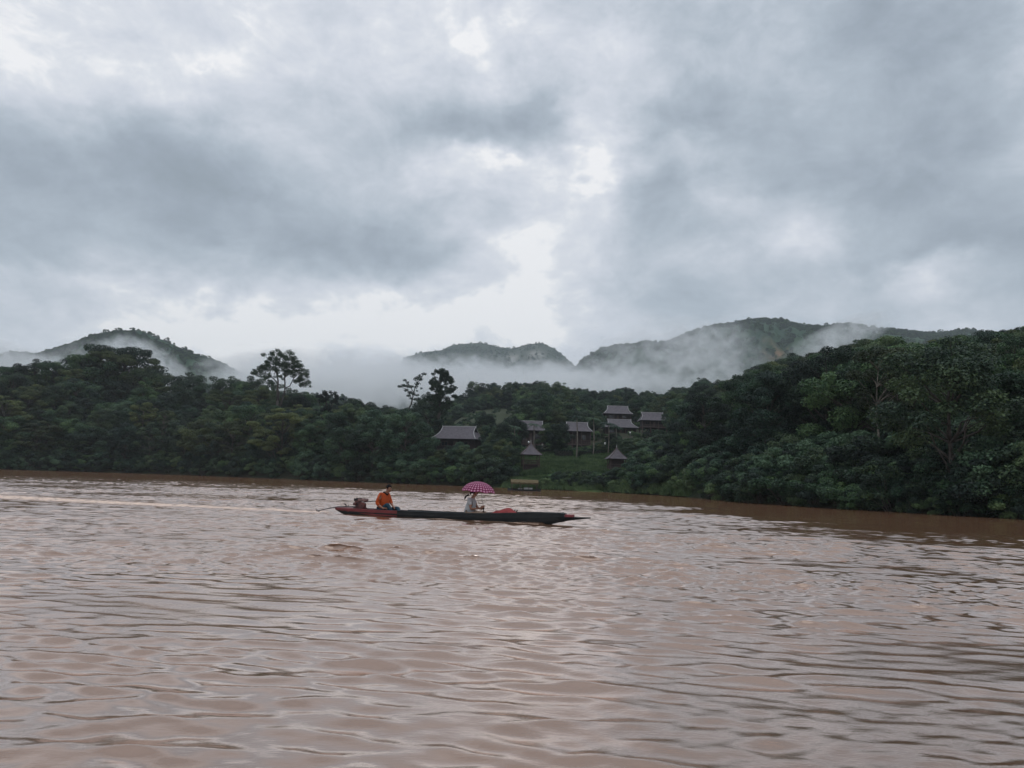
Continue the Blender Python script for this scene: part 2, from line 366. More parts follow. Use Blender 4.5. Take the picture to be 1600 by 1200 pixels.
# ------------------------------------------------------------------ river
def build_river():
    azs = np.concatenate([np.arange(-180, -42, 3.0), np.arange(-42, 42, .08), np.arange(42, 180.1, 3.0)])
    rs = [.6]
    while rs[-1] < 420:
        r = rs[-1]; rs.append(r + (.030 if r < 7 else .042) * (1 if r < 16 else 1 + (r - 16) * .05) + (r - 60) * .01 * (r > 60))
    rs = np.array(rs)
    A_, R_ = np.meshgrid(np.radians(azs), rs, indexing='ij')
    X = (R_ * np.sin(A_)).astype(np.float64); Y = (R_ * np.cos(A_)).astype(np.float64)
    g = np.random.default_rng(3)
    # patchiness
    def patch(sx, sy, seed, k=14):
        gg = np.random.default_rng(seed); s = np.zeros_like(X)
        for _ in range(k):
            a = gg.uniform(0, 2 * np.pi); l = gg.uniform(.6, 1.8)
            s += np.sin(X * np.cos(a) / sx * 6.28 / l + Y * np.sin(a) / sy * 6.28 / l + gg.uniform(0, 6.28))
        return s / math.sqrt(k / 2)
    U = np.where(Y > 1, 800 + F * X / np.maximum(Y, 1) / CP, np.where(X > 0, 6000, -3000))
    ysh = np.interp(U, RU, RY[:, 0])
    rel = np.clip(Y, 0, None) / ysh
    calm_bank = 1 / (1 + np.exp(-(rel - (.53 + .03 * patch(12, 6, 5, 8))) / .022))      # sheltered strip below the far bank
    p1 = patch(7, 4, 11); p2 = patch(16, 9, 12)
    Hh = np.zeros_like(X)
    # swell: long low waves
    for _ in range(26):
        lam = g.uniform(.6, 1.7); th = R(90) + g.normal(0, .5) - R(14); k = 2 * np.pi / lam
        Hh += .0018 * lam / 2.0 * np.sin(k * (X * np.cos(th) + Y * np.sin(th)) + g.uniform(0, 6.28))
    mid = np.zeros_like(X); DX = np.zeros_like(X); DY = np.zeros_like(X); Q = 1.35
    pm = np.clip(.72 + .42 * p1, .18, 1.6) * np.clip((R_ - 1) / 7, .5, 1); pf_ = np.clip((R_ - 4) / 10, .14, 1) * np.clip(.85 + .35 * p2, .25, 1.4)
    for _ in range(52):
        lam = .13 * 3.8 ** g.random(); th = R(90) + g.normal(0, .25) - R(9); k = 2 * np.pi / lam
        ph = k * (X * np.cos(th) + Y * np.sin(th)) + g.uniform(0, 6.28); a_ = .0062 * lam
        mid += a_ * np.sin(ph); c_ = Q * a_ * np.cos(ph) * pm * np.clip(1.25 - R_ / 40, .35, 1); DX += c_ * np.cos(th); DY += c_ * np.sin(th)
    near = np.clip((R_ - 1) / 7, 0.50, 1)
    far = np.zeros_like(X)
    for _ in range(34):
        lam = .34 * 3.1 ** g.random(); th = R(90) + g.normal(0, .32) - R(9); k = 2 * np.pi / lam
        ph = k * (X * np.cos(th) + Y * np.sin(th)) + g.uniform(0, 6.28); a_ = .0058 * lam
        far += a_ * np.sin(ph); c_ = Q * a_ * np.cos(ph) * pf_; DX += c_ * np.cos(th); DY += c_ * np.sin(th)
    far *= np.clip((R_ - 4) / 10, .14, 1) * np.clip(.85 + .35 * p2, .25, 1.4)
    small = np.zeros_like(X)
    ok = R_ < 45
    for _ in range(40):
        lam = g.uniform(.11, .34); th = R(90) + g.normal(0, .5); k = 2 * np.pi / lam
        small[ok] += .0070 * lam * np.sin(k * (X[ok] * np.cos(th) + Y[ok] * np.sin(th)) + g.uniform(0, 6.28))
    Hh = Hh + far + mid * np.clip(.72 + .42 * p1, .18, 1.6) * (near * .7 + .3) * np.clip(1.25 - R_ / 40, .35, 1) + small * np.clip(.55 + .5 * p2, .05, 1.6) * near * np.clip(1 - (R_ - 12) / 14, 0, 1)
    amp = 1 - .86 * calm_bank
    Hh *= amp
    # boat coordinates: s along heading from the stern, w sideways (+ = away from camera)
    s = (X - B0.x) * BDIR.x + (Y - B0.y) * BDIR.y; w = (X - B0.x) * BN.x + (Y - B0.y) * BN.y
    sc_ = np.minimum(s, 0); w = w - .0028 * sc_ ** 2                         # the course bends a little
    back = np.clip(-s, 0, 80)
    # calm water right beside the hull
    side = np.exp(-((w + .6) / 1.1) ** 2) * (s > -2) * (s < 8.5)
    Hh *= 1 - .55 * side
    # diverging wake waves
    for sg, a0 in ((-1, 1.0), (1, .8)):
        for off, a in ((0, .035), (.55, .028), (1.1, .02), (1.7, .013)):
            for s0, am in ((7.0, 1.0), (0.0, .8)):
                dd = s0 - s; wc = sg * w - (.2 + .22 * np.clip(dd, 0, 90)) + off
                Hh += a0 * am * a * np.exp(-(wc / .22) ** 2) * (dd > 0) * np.exp(-dd / 26)
    foam = 1.0 * np.exp(-(np.abs(w) / (.45 + .055 * back)) ** 1.6) * (s < -.4) * np.clip(1.15 - back / 60, 0, 1)
    bowfoam = .5 * np.exp(-((w + .50) / .10) ** 2) * (s > 2.4) * (s < 6.9)
    turb = np.zeros_like(X)
    sel = foam > .02
    for _ in range(24):
        lam = g.uniform(.2, .8); th = g.uniform(0, 6.28); k = 2 * np.pi / lam
        turb[sel] += .010 * lam * np.sin(k * (X[sel] * np.cos(th) + Y[sel] * np.sin(th)) + g.uniform(0, 6.28))
    damp = 1 - .75 * np.clip(foam, 0, 1); Hh *= damp; amp = amp * damp
    Hh += foam * (turb + .035 * np.exp(-back / 18))
    Z = Hh * np.clip((300 - R_) / 100, 0, 1)
    Z *= np.where(np.abs(A_) > R(43), .3, 1)
    n, m = X.shape; idx = np.arange(n * m).reshape(n, m)
    q = np.stack([idx[:-1, :-1], idx[:-1, 1:], idx[1:, 1:], idx[1:, :-1]], -1).reshape(-1, 4)[:, ::-1]
    dm = amp * np.where(np.abs(A_) > R(42), 0, 1) * (R_ > 1.2); V = np.stack([X + DX * dm, Y + DY * dm, Z], -1).reshape(-1, 3)
    ci = len(V); V = np.vstack([V, [[0, 0, 0]]])
    tri = np.stack([idx[:-1, 0], idx[1:, 0], np.full(n - 1, ci)], -1)[:, ::-1]
    z1 = np.zeros(1)
    me = np_mesh('river', V, q, tri, attrs={'foam': ('POINT', np.concatenate([np.clip(foam + bowfoam, 0, 1).ravel(), z1])),
        'calm': ('POINT', np.concatenate([np.clip(calm_bank, 0, 1).ravel(), z1]))}, smooth=True)
    me.polygons.foreach_set('use_smooth', np.ones(len(me.polygons), dtype=bool))
    m_ = bpy.data.materials.new('river_water'); m_.use_nodes = True; t = m_.node_tree; b = t.nodes['Principled BSDF']
    b.inputs['IOR'].default_value = 2.1; b.inputs['Roughness'].default_value = .04
    tcn = nd(t, 'ShaderNodeTexCoord'); oc = tcn.outputs['Object']
    fo = nd(t, 'ShaderNodeAttribute', attribute_name='foam').outputs['Fac']; ca = nd(t, 'ShaderNodeAttribute', attribute_name='calm').outputs['Fac']
    fn = noise(t, vmth(t, 'MULTIPLY', oc, (.6, 1, 1)), 5, 6, .7)
    fm = nd(t, 'ShaderNodeMapRange', inp={1: .34, 2: .62}); t.links.new(fn.outputs[0], fm.inputs[0])
    ff = mth(t, 'MULTIPLY', mth(t, 'MULTIPLY', fo, 1.3, clamp=True), mth(t, 'MULTIPLY_ADD', fm.outputs[0], .68, .32), clamp=True)
    silt = noise(t, vmth(t, 'MULTIPLY', oc, (.25, .5, 1)), 1.0, 4, .55)
    x0 = nd(t, 'ShaderNodeMix', data_type='RGBA'); t.links.new(silt.outputs[0], x0.inputs[0]); x0.inputs[6].default_value = (.132, .071, .040, 1); x0.inputs[7].default_value = (.185, .102, .060, 1)
    x1 = nd(t, 'ShaderNodeMix', data_type='RGBA'); t.links.new(ff, x1.inputs[0]); t.links.new(x0.outputs[2], x1.inputs[6]); x1.inputs[7].default_value = (.74, .57, .46, 1)
    t.links.new(x1.outputs[2], b.inputs['Base Color'])
    t.links.new(mth(t, 'MULTIPLY_ADD', ff, .5, .04), b.inputs['Roughness'])
    # fine ripples
    r1 = noise(t, vmth(t, 'MULTIPLY', oc, (1.0, 1.6, 1)), 3.2, 3, .55); r2 = noise(t, vmth(t, 'MULTIPLY', oc, (1.0, 1.8, 1)), 11, 5, .65)
    pn = noise(t, oc, .16, 2); pr = nd(t, 'ShaderNodeMapRange', inp={1: .38, 2: .62, 3: .25, 4: 1.0}); t.links.new(pn.outputs[0], pr.inputs[0])
    am = mth(t, 'MULTIPLY', pr.outputs[0], mth(t, 'MULTIPLY_ADD', ca, -.72, 1))
    # only small ripples close by, broader ones too where the mesh gets coarse
    dist = vmth(t, 'LENGTH', oc); dfar = nd(t, 'ShaderNodeMapRange', inp={1: 22, 2: 80}); t.links.new(dist, dfar.inputs[0])
    hgt = mth(t, 'ADD', mth(t, 'MULTIPLY', mth(t, 'MULTIPLY', r1.outputs[0], dfar.outputs[0]), .04), mth(t, 'MULTIPLY', r2.outputs[0], mth(t, 'MULTIPLY_ADD', dfar.outputs[0], .004, .0045)))
    hgt = mth(t, 'MULTIPLY', hgt, am)
    bp = nd(t, 'ShaderNodeBump', inp={'Strength': 1, 'Distance': 1.0}); t.links.new(hgt, bp.inputs['Height']); t.links.new(bp.outputs[0], b.inputs['Normal'])
    # silty water: a brown body under a mirror whose strength follows the Fresnel curve of water
    b.inputs['Specular IOR Level'].default_value = 0.0
    gl = nd(t, 'ShaderNodeBsdfGlossy', inp={'Color': (1.0, .875, .81, 1)}); t.links.new(bp.outputs[0], gl.inputs['Normal']); t.links.new(mth(t, 'MULTIPLY_ADD', ff, .5, .035), gl.inputs['Roughness'])
    fr = nd(t, 'ShaderNodeFresnel', inp={'IOR': 1.333}); t.links.new(bp.outputs[0], fr.inputs['Normal'])
    fac = mth(t, 'MULTIPLY', mth(t, 'MINIMUM', mth(t, 'MULTIPLY_ADD', fr.outputs[0], 2.8, .05), .70), mth(t, 'MULTIPLY_ADD', ff, -.9, 1))
    mxs = nd(t, 'ShaderNodeMixShader'); t.links.new(fac, mxs.inputs[0]); t.links.new(b.outputs[0], mxs.inputs[1]); t.links.new(gl.outputs[0], mxs.inputs[2])
    t.links.new(mxs.outputs[0], t.nodes['Material Output'].inputs[0])
    tag(mobj('river_water', me, m_), kind='structure')
build_river()

# ------------------------------------------------------------------ vegetation generators
def leaf_quads(cen, nrm, size, asp=.62, g=rng):
    n = len(cen); up = g.normal(size=(n, 3)); nrm = nrm / np.linalg.norm(nrm, axis=1, keepdims=True)
    a = np.cross(nrm, up); a /= np.linalg.norm(a, axis=1, keepdims=True) + 1e-9; b = np.cross(nrm, a)
    s = size[:, None]
    v = np.stack([cen - a * s, cen - b * s * asp + nrm * s * .12, cen + a * s, cen + b * s * asp + nrm * s * .12], 1)
    return v.reshape(-1, 3)
def limb_mesh(paths, n=6):
    m = MB()
    for pts, rad in paths: m.tube(pts, rad, n); join_last(m, len(pts) * n)
    return m
def join_last(m, cnt):           # grow the newest tube out of the wood already there
    k = len(m.v) - cnt
    if k <= 0: return
    a = np.array(m.v[:k]); j = int(np.argmin(((a - np.array(m.v[k])) ** 2).sum(1))); m.f.append((k, k + 1, j))
def make_tree_meshes(name, seed, H, tr, base, rx, nclump, cr, nleaf, leaf, shape='dome', flat=.6, lean=(0, 0), bushy=0):
    g = np.random.default_rng(seed)
    top = H; rz = (H - base) / 2; cz = base + rz
    cl = []
    k1, k2, ph = g.integers(2, 4), g.integers(4, 7), g.uniform(0, 6.28, 4)
    tries = 0
    while len(cl) < nclump and tries < 5000:
        tries += 1
        d = g.normal(size=3); d /= np.linalg.norm(d)
        if shape == 'dome': rr = g.uniform(.55, 1) ** .5
        elif shape == 'open': rr = g.uniform(.45, 1) ** .6
        else: rr = g.uniform(.2, 1) ** .5
        th = math.atan2(d[1], d[0]); lump = 1 + .16 * math.sin(k1 * th + ph[0]) + .12 * math.sin(k2 * th + ph[1] + d[2] * 3) + g.normal(0, .06)
        p = np.array([d[0] * rx * rr * lump, d[1] * rx * rr * lump, cz + d[2] * rz * rr])
        h = (p[2] - base) / (H - base)
        if shape == 'umbrella':
            if h < .45: continue
            p[2] = base + (H - base) * (.55 + .42 * h - .35 * (np.hypot(p[0], p[1]) / rx) ** 2)
        if shape == 'cone':
            w = max(.15, 1 - h) ** .7
            p[0] *= w; p[1] *= w
        if shape == 'dome' and d[2] < -.5 and g.random() < .5: continue
        if all(np.linalg.norm(p - q) > cr * .62 for q, _ in cl):
            cl.append((p, cr * g.uniform(.6, 1.25)))
    lp = np.array(lean, float)
    cens, nr, sz, val = [], [], [], []
    for p, r in cl:
        kk = int(nleaf * (r / cr) ** 2)
        d = g.normal(size=(kk, 3)); d[:, 2] += .35; d /= np.linalg.norm(d, axis=1, keepdims=True)
        rad = r * (g.uniform(.25, 1, kk) ** .5)[:, None]
        # sub-lumps, so the clump's edge is ragged
        sub = g.normal(size=(9, 3)); sub /= np.linalg.norm(sub, axis=1, keepdims=True)
        lumpv = np.max(d @ sub.T, axis=1)[:, None]
        c = p + d * rad * (.65 + .45 * lumpv) * np.array([1, 1, flat])
        cens.append(c); nr.append(d * .8 + g.normal(size=(kk, 3)) * .6 + np.array([0, 0, .7]))
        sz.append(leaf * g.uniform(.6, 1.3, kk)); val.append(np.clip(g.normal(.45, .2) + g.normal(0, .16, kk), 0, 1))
    cens = np.vstack(cens); hh = np.clip(cens[:, 2] / H, 0, 1)[:, None]
    cens[:, :2] += lp * hh ** 1.5
    nr = np.vstack(nr); sz = np.concatenate(sz); val = np.concatenate(val)
    V = leaf_quads(cens, nr, sz, g=g)
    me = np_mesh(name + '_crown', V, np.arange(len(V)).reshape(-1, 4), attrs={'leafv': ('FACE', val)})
    paths = []
    tt = cz + rz * .25; bend = g.uniform(-.05, .05, 2) * H
    def tp(h):
        f = h / H; return Vector((bend[0] * math.sin(f * 3) + lp[0] * f ** 1.5, bend[1] * math.sin(f * 3) + lp[1] * f ** 1.5, h))
    if not bushy:
        hs = np.linspace(-.6, tt, 8)
        paths.append(([tp(h) for h in hs], [tr * (1.25 if i == 0 else 1) * (1 - .75 * max(0, h) / tt) for i, h in enumerate(hs)]))
    for p, r in cl[:34 if not bushy else 12]:
        e = Vector(p); e.x += lp[0] * (p[2] / H) ** 1.5; e.y += lp[1] * (p[2] / H) ** 1.5
        h0 = max(base * .55, min(tt * .95, p[2] - np.hypot(p[0], p[1]) * g.uniform(.5, .9))) if not bushy else 0
        s0 = tp(hs[int(np.argmin(abs(hs - h0)))]) if not bushy else Vector((0, 0, -.2)); L = (e - s0).length
        md = s0.lerp(e, .5) + Vector((g.normal(0, .06) * L, g.normal(0, .06) * L, g.uniform(.0, .14) * L))
        r0 = tr * (.42 if not bushy else .5) * min(1, L / rx + .2)
        paths.append(([s0, s0.lerp(md, .5) + Vector((g.normal(0, .03) * L, g.normal(0, .03) * L, 0)), md, e], [r0, r0 * .75, r0 * .5, r0 * .18]))
    tm = limb_mesh(paths, 6)
    tme = bpy.data.meshes.new(name + '_trunk'); tme.from_pydata(tm.v, [], tm.f); tme.update()
    tme.polygons.foreach_set('use_smooth', np.ones(len(tme.polygons), dtype=bool))
    return me, tme
ARCH = {}   # key: (crown mesh, trunk mesh, look, height)
def arch(key, look, matk, *a, bark='bark', **k):
    c, t_ = make_tree_meshes(key, *a, **k); c.materials.append(M[matk]); t_.materials.append(M[bark]); ARCH[key] = (c, t_, look, a[1])
#              seed H   tr  base rx nclump cr nleaf leaf
arch('round', 'rounded dark tree', 'fol_dark', 1, 12, .22, 2.2, 4.4, 44, 1.25, 561, .12)
arch('broad', 'broad dark tree', 'fol_mid', 2, 11, .25, 2.0, 5.2, 52, 1.3, 544, .13)
arch('oval', 'upright oval tree', 'fol_dark', 3, 13.5, .2, 2.5, 3.4, 44, 1.15, 544, .11)
arch('layer', 'flat layered tree', 'fol_olive', 4, 12, .2, 3.6, 5.0, 42, 1.2, 561, .11, flat=.34)
arch('blue', 'bluish green tree', 'fol_blue', 5, 11, .2, 1.6, 4.0, 46, 1.2, 544, .13)
arch('olive', 'olive green tree', 'fol_olive', 6, 10, .2, 1.4, 3.8, 42, 1.15, 561, .11)
arch('slim', 'slim feathery tree', 'fol_mid', 7, 14, .15, 3.5, 2.5, 30, 1.0, 442, .11, shape='fill')
arch('vine', 'vine covered tree', 'fol_mid', 8, 10, .2, .4, 2.9, 48, 1.1, 510, .12, shape='fill')
arch('lumpy', 'lumpy green tree', 'fol_mid', 9, 9, .2, .8, 4.2, 40, 1.2, 561, .12)
arch('open', 'open branched tree', 'fol_dark', 10, 13, .2, 4, 4.2, 34, 1.0, 391, .11, shape='open')
BUSH = ['bushA', 'bushB', 'bushC', 'bushD']
arch('bushA', 'round dark bush', 'fol_dark', 21, 3.4, .09, .1, 2.3, 22, .8, 510, .09, bushy=1)
arch('bushB', 'low green bush', 'fol_mid', 22, 2.4, .07, .0, 2.5, 22, .7, 476, .09, bushy=1)
arch('bushC', 'pale green bush', 'fol_pale', 23, 2.6, .07, .0, 2.0, 18, .65, 442, .09, bushy=1)
arch('bushD', 'bluish bush', 'fol_blue', 24, 3.8, .08, .1, 2.1, 22, .75, 510, .10, bushy=1)
arch('pale', 'pale green tree', 'fol_pale', 11, 10, .2, 1.8, 3.6, 40, 1.0, 480, .12, bark='palebark')
arch('stem', 'pale stemmed tree', 'fol_olive', 12, 14, .16, 6.5, 3.0, 26, .95, 420, .12, bark='palebark', shape='open')
arch('brown', 'brownish tree', 'fol_brown', 13, 10, .2, 2.0, 3.6, 36, 1.0, 380, .12, shape='open')
def bamboo():
    g = np.random.default_rng(40); cens, nr, sz, val = [], [], [], []; m = MB()
    for k in range(30):
        a = g.uniform(0, 6.28); H = g.uniform(6, 10.5); reach = g.uniform(1.2, 4.2); b0 = g.normal(0, .35, 2); tone = g.normal(.5, .2)
        pt = lambda t: np.array([b0[0] + math.cos(a) * reach * t ** 2.6, b0[1] + math.sin(a) * reach * t ** 2.6, H * (t - .22 * t ** 4)])
        m.tube([pt(t) - (0, 0, .3 * (t == 0)) for t in np.linspace(0, 1, 9)], [.05 - .042 * t for t in np.linspace(0, 1, 9)], 5); join_last(m, 45)
        for t in np.linspace(.3, 1, 26):
            n = 26; c = pt(t); cens.append(c + g.normal(0, 1, (n, 3)) * np.array([.34, .34, .22])); nr.append(g.normal(size=(n, 3)) + np.array([0, 0, .8])); sz.append(g.uniform(.07, .17, n)); val.append(np.clip(g.normal(tone, .15, n), 0, 1))
    V = leaf_quads(np.vstack(cens), np.vstack(nr), np.concatenate(sz), .3, g=g)
    me = np_mesh('bamboo_crown', V, np.arange(len(V)).reshape(-1, 4), attrs={'leafv': ('FACE', np.concatenate(val))}); me.materials.append(M['fol_mid'])
    tm = bpy.data.meshes.new('bamboo_stems'); tm.from_pydata(m.v, [], m.f); tm.update(); tm.materials.append(M['fol_pale']); ARCH['bamboo'] = (me, tm, 'arching bamboo clump', 9)
bamboo()
TREES = ['round', 'broad', 'oval', 'layer', 'blue', 'olive', 'slim', 'vine', 'lumpy', 'open', 'pale', 'stem', 'brown', 'bamboo']

HOUSES = []   # (px0, px1, py_bottom, depth) windows through the trees, filled below
def protect(px0, px1, pyb, depth): HOUSES.append((px0, px1, pyb, depth))
protect(676, 756, 700, 150); protect(808, 860, 698, 170); protect(880, 930, 698, 172)
protect(936, 998, 662, 214); protect(940, 1000, 686, 195); protect(998, 1052, 681, 190); protect(808, 852, 742, 124); protect(944, 982, 738, 118)
protect(840, 950, 735, 140); protect(700, 800, 664, 290); protect(790, 850, 768, 96)

specs = []   # dict(x,y,z,key,s,rz,px,py_top,size)
def try_spec(key, x, y, s, force=False, dz=-.15):
    z = ground_z(x, y) + dz
    H = ARCH[key][3] * s; px, pt = proj((x, y, z + H)); pb = proj((x, y, z))[1]
    hw = {'round': 4.6, 'broad': 5.4, 'layer': 5, 'open': 4.4}.get(key, 3.5) * s * F / y * .9
    if not force:
        for a, b, bot, dep in HOUSES:
            if y < dep + 6 and px + hw > a and px - hw < b and pt < bot: return None
    return dict(key=key, x=x, y=y, z=z, s=s, px=px, pt=pt, pb=pb, size=H / y)
def skyline(px):   # where the forest's top edge runs in the photograph
    return float(np.interp(px, [0, 35, 100, 130, 165, 200, 225, 250, 270, 285, 310, 350, 400, 430, 460, 500, 530, 560, 600, 650, 690, 720, 765, 860, 900, 950, 1000, 1050, 1100, 1140, 1170, 1210, 1250, 1300, 1350, 1400, 1450, 1500, 1550, 1590, 1700],
        [571, 566, 560, 545, 538, 555, 583, 602, 600, 582, 590, 590, 588, 590, 606, 622, 636, 642, 636, 636, 634, 620, 596, 600, 612, 614, 612, 609, 604, 594, 590, 566, 560, 546, 530, 531, 536, 526, 521, 512, 505]))
def scatter(n, u0, u1, f0, f1, smin, smax, keys, mind, wts=None, sky=True):
    out, tries = [], 0
    while len(out) < n and tries < n * 30:
        tries += 1
        u = random.uniform(u0, u1); Y, Z = prof(u)
        y = f0(u, Y) + (f1(u, Y) - f0(u, Y)) * random.random() ** .8
        x = x_of(u, y); key = random.choices(keys, wts)[0]; s = random.uniform(smin, smax)
        if any((x - o['x']) ** 2 + (y - o['y']) ** 2 < (mind * (s + o['s']) / 2) ** 2 for o in out): continue
        sp_ = try_spec(key, x, y, s)
        if sp_ and sky:
            lim = skyline(sp_['px']) + random.uniform(-4, 9)
            if sp_['pt'] < lim:                      # too tall for the skyline: grow it shorter
                s2 = s * (sp_['pb'] - lim) / max(1, sp_['pb'] - sp_['pt'])
                if s2 < .45: continue
                sp_ = try_spec(key, x, y, s2)
        if sp_: out.append(sp_)
    return out
SKY = [(8, 568, 'broad', 203), (40, 562, 'round', 203), (72, 562, 'broad', 206), (104, 556, 'round', 208), (128, 548, 'broad', 210), (152, 541, 'layer', 212), (175, 537, 'broad', 212), (198, 551, 'layer', 212), (214, 572, 'round', 210), (240, 597, 'layer', 208),
       (283, 580, 'round', 206), (322, 588, 'open', 203), (350, 588, 'round', 203), (385, 589, 'lumpy', 200), (398, 583, 'open', 196), (410, 598, 'oval', 190), (452, 608, 'round', 190), (470, 612, 'broad', 188), (545, 641, 'lumpy', 186), (600, 633, 'olive', 182), (575, 640, 'round', 182), (660, 640, 'broad', 180),
       (705, 628, 'oval', 320), (726, 613, 'slim', 325), (765, 592, 'open', 326), (790, 597, 'round', 328), (1050, 604, 'round', 320), (1132, 592, 'oval', 230), (1170, 589, 'broad', 225), (1213, 564, 'round', 195), (1235, 562, 'oval', 188), (1290, 547, 'broad', 174), (1345, 529, 'round', 160),
       (1362, 531, 'layer', 160), (1400, 528, 'broad', 155), (1452, 533, 'layer', 148), (1505, 524, 'broad', 140), (1560, 517, 'round', 132), (1588, 508, 'oval', 124), (1618, 508, 'broad', 122)]
SKY += [(800, 648, 'round', 152), (866, 652, 'oval', 150), (793, 662, 'blue', 148), (876, 670, 'lumpy', 146), (936, 650, 'round', 205), (1062, 640, 'round', 192), (1075, 650, 'broad', 180), (765, 668, 'olive', 156), (858, 676, 'slim', 150), (1052, 662, 'lumpy', 176), (930, 674, 'blue', 182)]
def sky_trees():
    out = []
    for px, py, key, y in SKY:
        x = x_of(px + 5, y); z = ground_z(x, y); h = at(px, py, y).z - z; out.append(try_spec(key, x, y, max(.5, h / ARCH[key][3] * .98), True))
    return out
k0, k4 = (lambda u, Y: Y[0] + 1.5), (lambda u, Y: Y[4] + 4)
tr = sky_trees()
tr += scatter(190, -120, 690, k0, k4, .75, 1.12, TREES, 4.9, [3, 3, 2, 2, 3, 2, 1, 3, 3, 2, 1, 1, .5, 1.5])
tr += scatter(60, -120, 700, lambda u, Y: Y[4] - 6, lambda u, Y: Y[4] + 10, .85, 1.15, TREES, 4.0, [3, 3, 3, 2, 2, 1, 1, 0, 2, 2, .6, .6, .4, .3])
tr += scatter(120, 1060, 1750, k0, lambda u, Y: Y[5] + 4, .70, 1.12, TREES, 4.3, [3, 2.5, 4, 1, 1, 2.5, 2, 3, 3.5, .4, 2.5, .7, .1, 3])
tr += scatter(90, 1080, 1750, lambda u, Y: Y[3], lambda u, Y: Y[5] + 8, .8, 1.1, TREES, 4.0, [3, 3, 3, 1.2, 2, 2, 1, 1, 3, .4, 2, .6, .1, 2])
tr += scatter(45, 690, 1070, lambda u, Y: 150, lambda u, Y: 215, .5, .85, ['blue', 'lumpy', 'olive', 'broad', 'round', 'slim'], 5.5)
tr += scatter(22, 845, 1010, lambda u, Y: 126, lambda u, Y: 164, .20, .36, ['lumpy', 'olive', 'pale', 'round', 'slim'], 3.0)
tr += scatter(26, 690, 800, lambda u, Y: Y[0] + 2, lambda u, Y: 150, .4, .6, ['lumpy', 'blue', 'olive', 'vine'], 3.6)
tr += scatter(20, 1000, 1110, lambda u, Y: Y[0] + 12, lambda u, Y: 170, .5, .8, ['lumpy', 'blue', 'round', 'vine'], 4.6)
rear = scatter(560, 640, 1260, lambda u, Y: 222, lambda u, Y: 345, .55, .95, ['broad', 'lumpy', 'olive', 'pale', 'lumpy', 'round', 'slim'], 4.3)
rear = [r for r in rear if not (690 < r['px'] < 800 and 225 < r['y'] < 303)]
allt = [t_ for t_ in tr + rear]
for t_ in allt: t_['vis'] = t_['size'] * (1 if -40 < t_['px'] < 1640 else .0)
allt.sort(key=lambda d: -d['vis'])
indiv, rest = allt[:285], allt[285:]
ZONES = [(110, 'at the far left'), (250, 'under the left peak'), (385, 'left of the tall open tree'), (520, 'around the tall open tree'), (680, 'left of the large gabled house'),
         (800, 'around the large gabled house'), (930, 'around the middle houses'), (1060, 'around the upper houses'), (1180, 'just right of the houses'),
         (1300, 'on the right hill\'s left shoulder'), (1400, 'in the middle of the right hill'), (1500, 'on the right hill\'s right half'), (9999, 'at the far right')]
ORD = ['first', 'second', 'third', 'fourth', 'fifth', 'sixth', 'seventh', 'eighth', 'ninth', 'tenth', 'eleventh', 'twelfth', 'thirteenth', 'fourteenth', 'fifteenth', 'sixteenth', 'seventeenth', 'eighteenth', 'nineteenth', 'twentieth']
def place_all(lst, name, cat, groupfmt):
    cells = {}
    for d in lst:
        Y, _ = prof(u_of(d['x'], d['y'])); f = (d['y'] - Y[0]) / (Y[4] - Y[0])
        tier = 'on the rear hill' if d['y'] > 221 and 640 < d['px'] < 1260 else ('by the water' if f < .25 else ('halfway up the slope' if f < .72 else 'near the skyline'))
        zone = next(z for lim, z in ZONES if d['px'] < lim)
        cells.setdefault((ARCH[d['key']][2], tier, zone), []).append(d)
    for (look, tier, zone), ds in cells.items():
        ds.sort(key=lambda d: d['px'])
        for i, d in enumerate(ds):
            lab = f'{look} {tier} {zone}'
            if len(ds) > 1:
                w = ('left' if i == 0 else 'right') + ' of two' if len(ds) == 2 else (f'{ORD[i]} from left')
                lab = f'{look}, {w}, {tier} {zone}'
                if len(lab.split()) > 16: lab = lab.replace(' large', '').replace('the ', '')
            c, t_, _, _ = ARCH[d['key']]
            e = empty(name, (d['x'], d['y'], d['z']), random.uniform(0, 6.28), d['s'] * random.uniform(.97, 1.03))
            e.scale.x *= random.uniform(.9, 1.12)
            tag(e, lab, cat, groupfmt)
            mobj('crown', c, None, e); mobj('trunk' if name == 'tree' else 'stems', t_, None, e)
place_all(indiv, 'tree', 'tree', 'trees of the forest on the far bank')
# bushes along the waterline
bs = []
def bush_row(n, u0, u1, y0, y1, smin, smax, keys=BUSH, mind=2.0, wts=None):
    global bs
    bs += scatter(n, u0, u1, lambda u, Y: Y[0] + y0, lambda u, Y: Y[0] + y1, smin, smax, keys, mind, wts, sky=False)
bush_row(105, -60, 800, -.3, 4.0, .8, 1.35, wts=[3, 3, 1, 3], mind=2.6)
bush_row(22, 985, 1120, -.3, 16, .6, 1.0, wts=[3, 3, 2, 2])
bush_row(80, 1100, 1680, -.7, 5, .45, .95, wts=[3, 4, 1, 1], mind=2.0)
bush_row(34, 850, 990, 1, 14, .30, .60, ['bushB', 'bushC', 'bushD', 'bushA'], 1.7); bush_row(30, 850, 1000, 14, 34, .25, .45, ['bushB', 'bushA', 'bushD'], 1.5)
for (px, y, k, s) in [(956, 105.5, 'bushA', .62), (980, 105, 'bushB', .8), (940, 106, 'bushA', .55), (998, 104, 'bushD', .7)]:
    bs.append(try_spec(k, x_of(px, y), y, s, force=True))
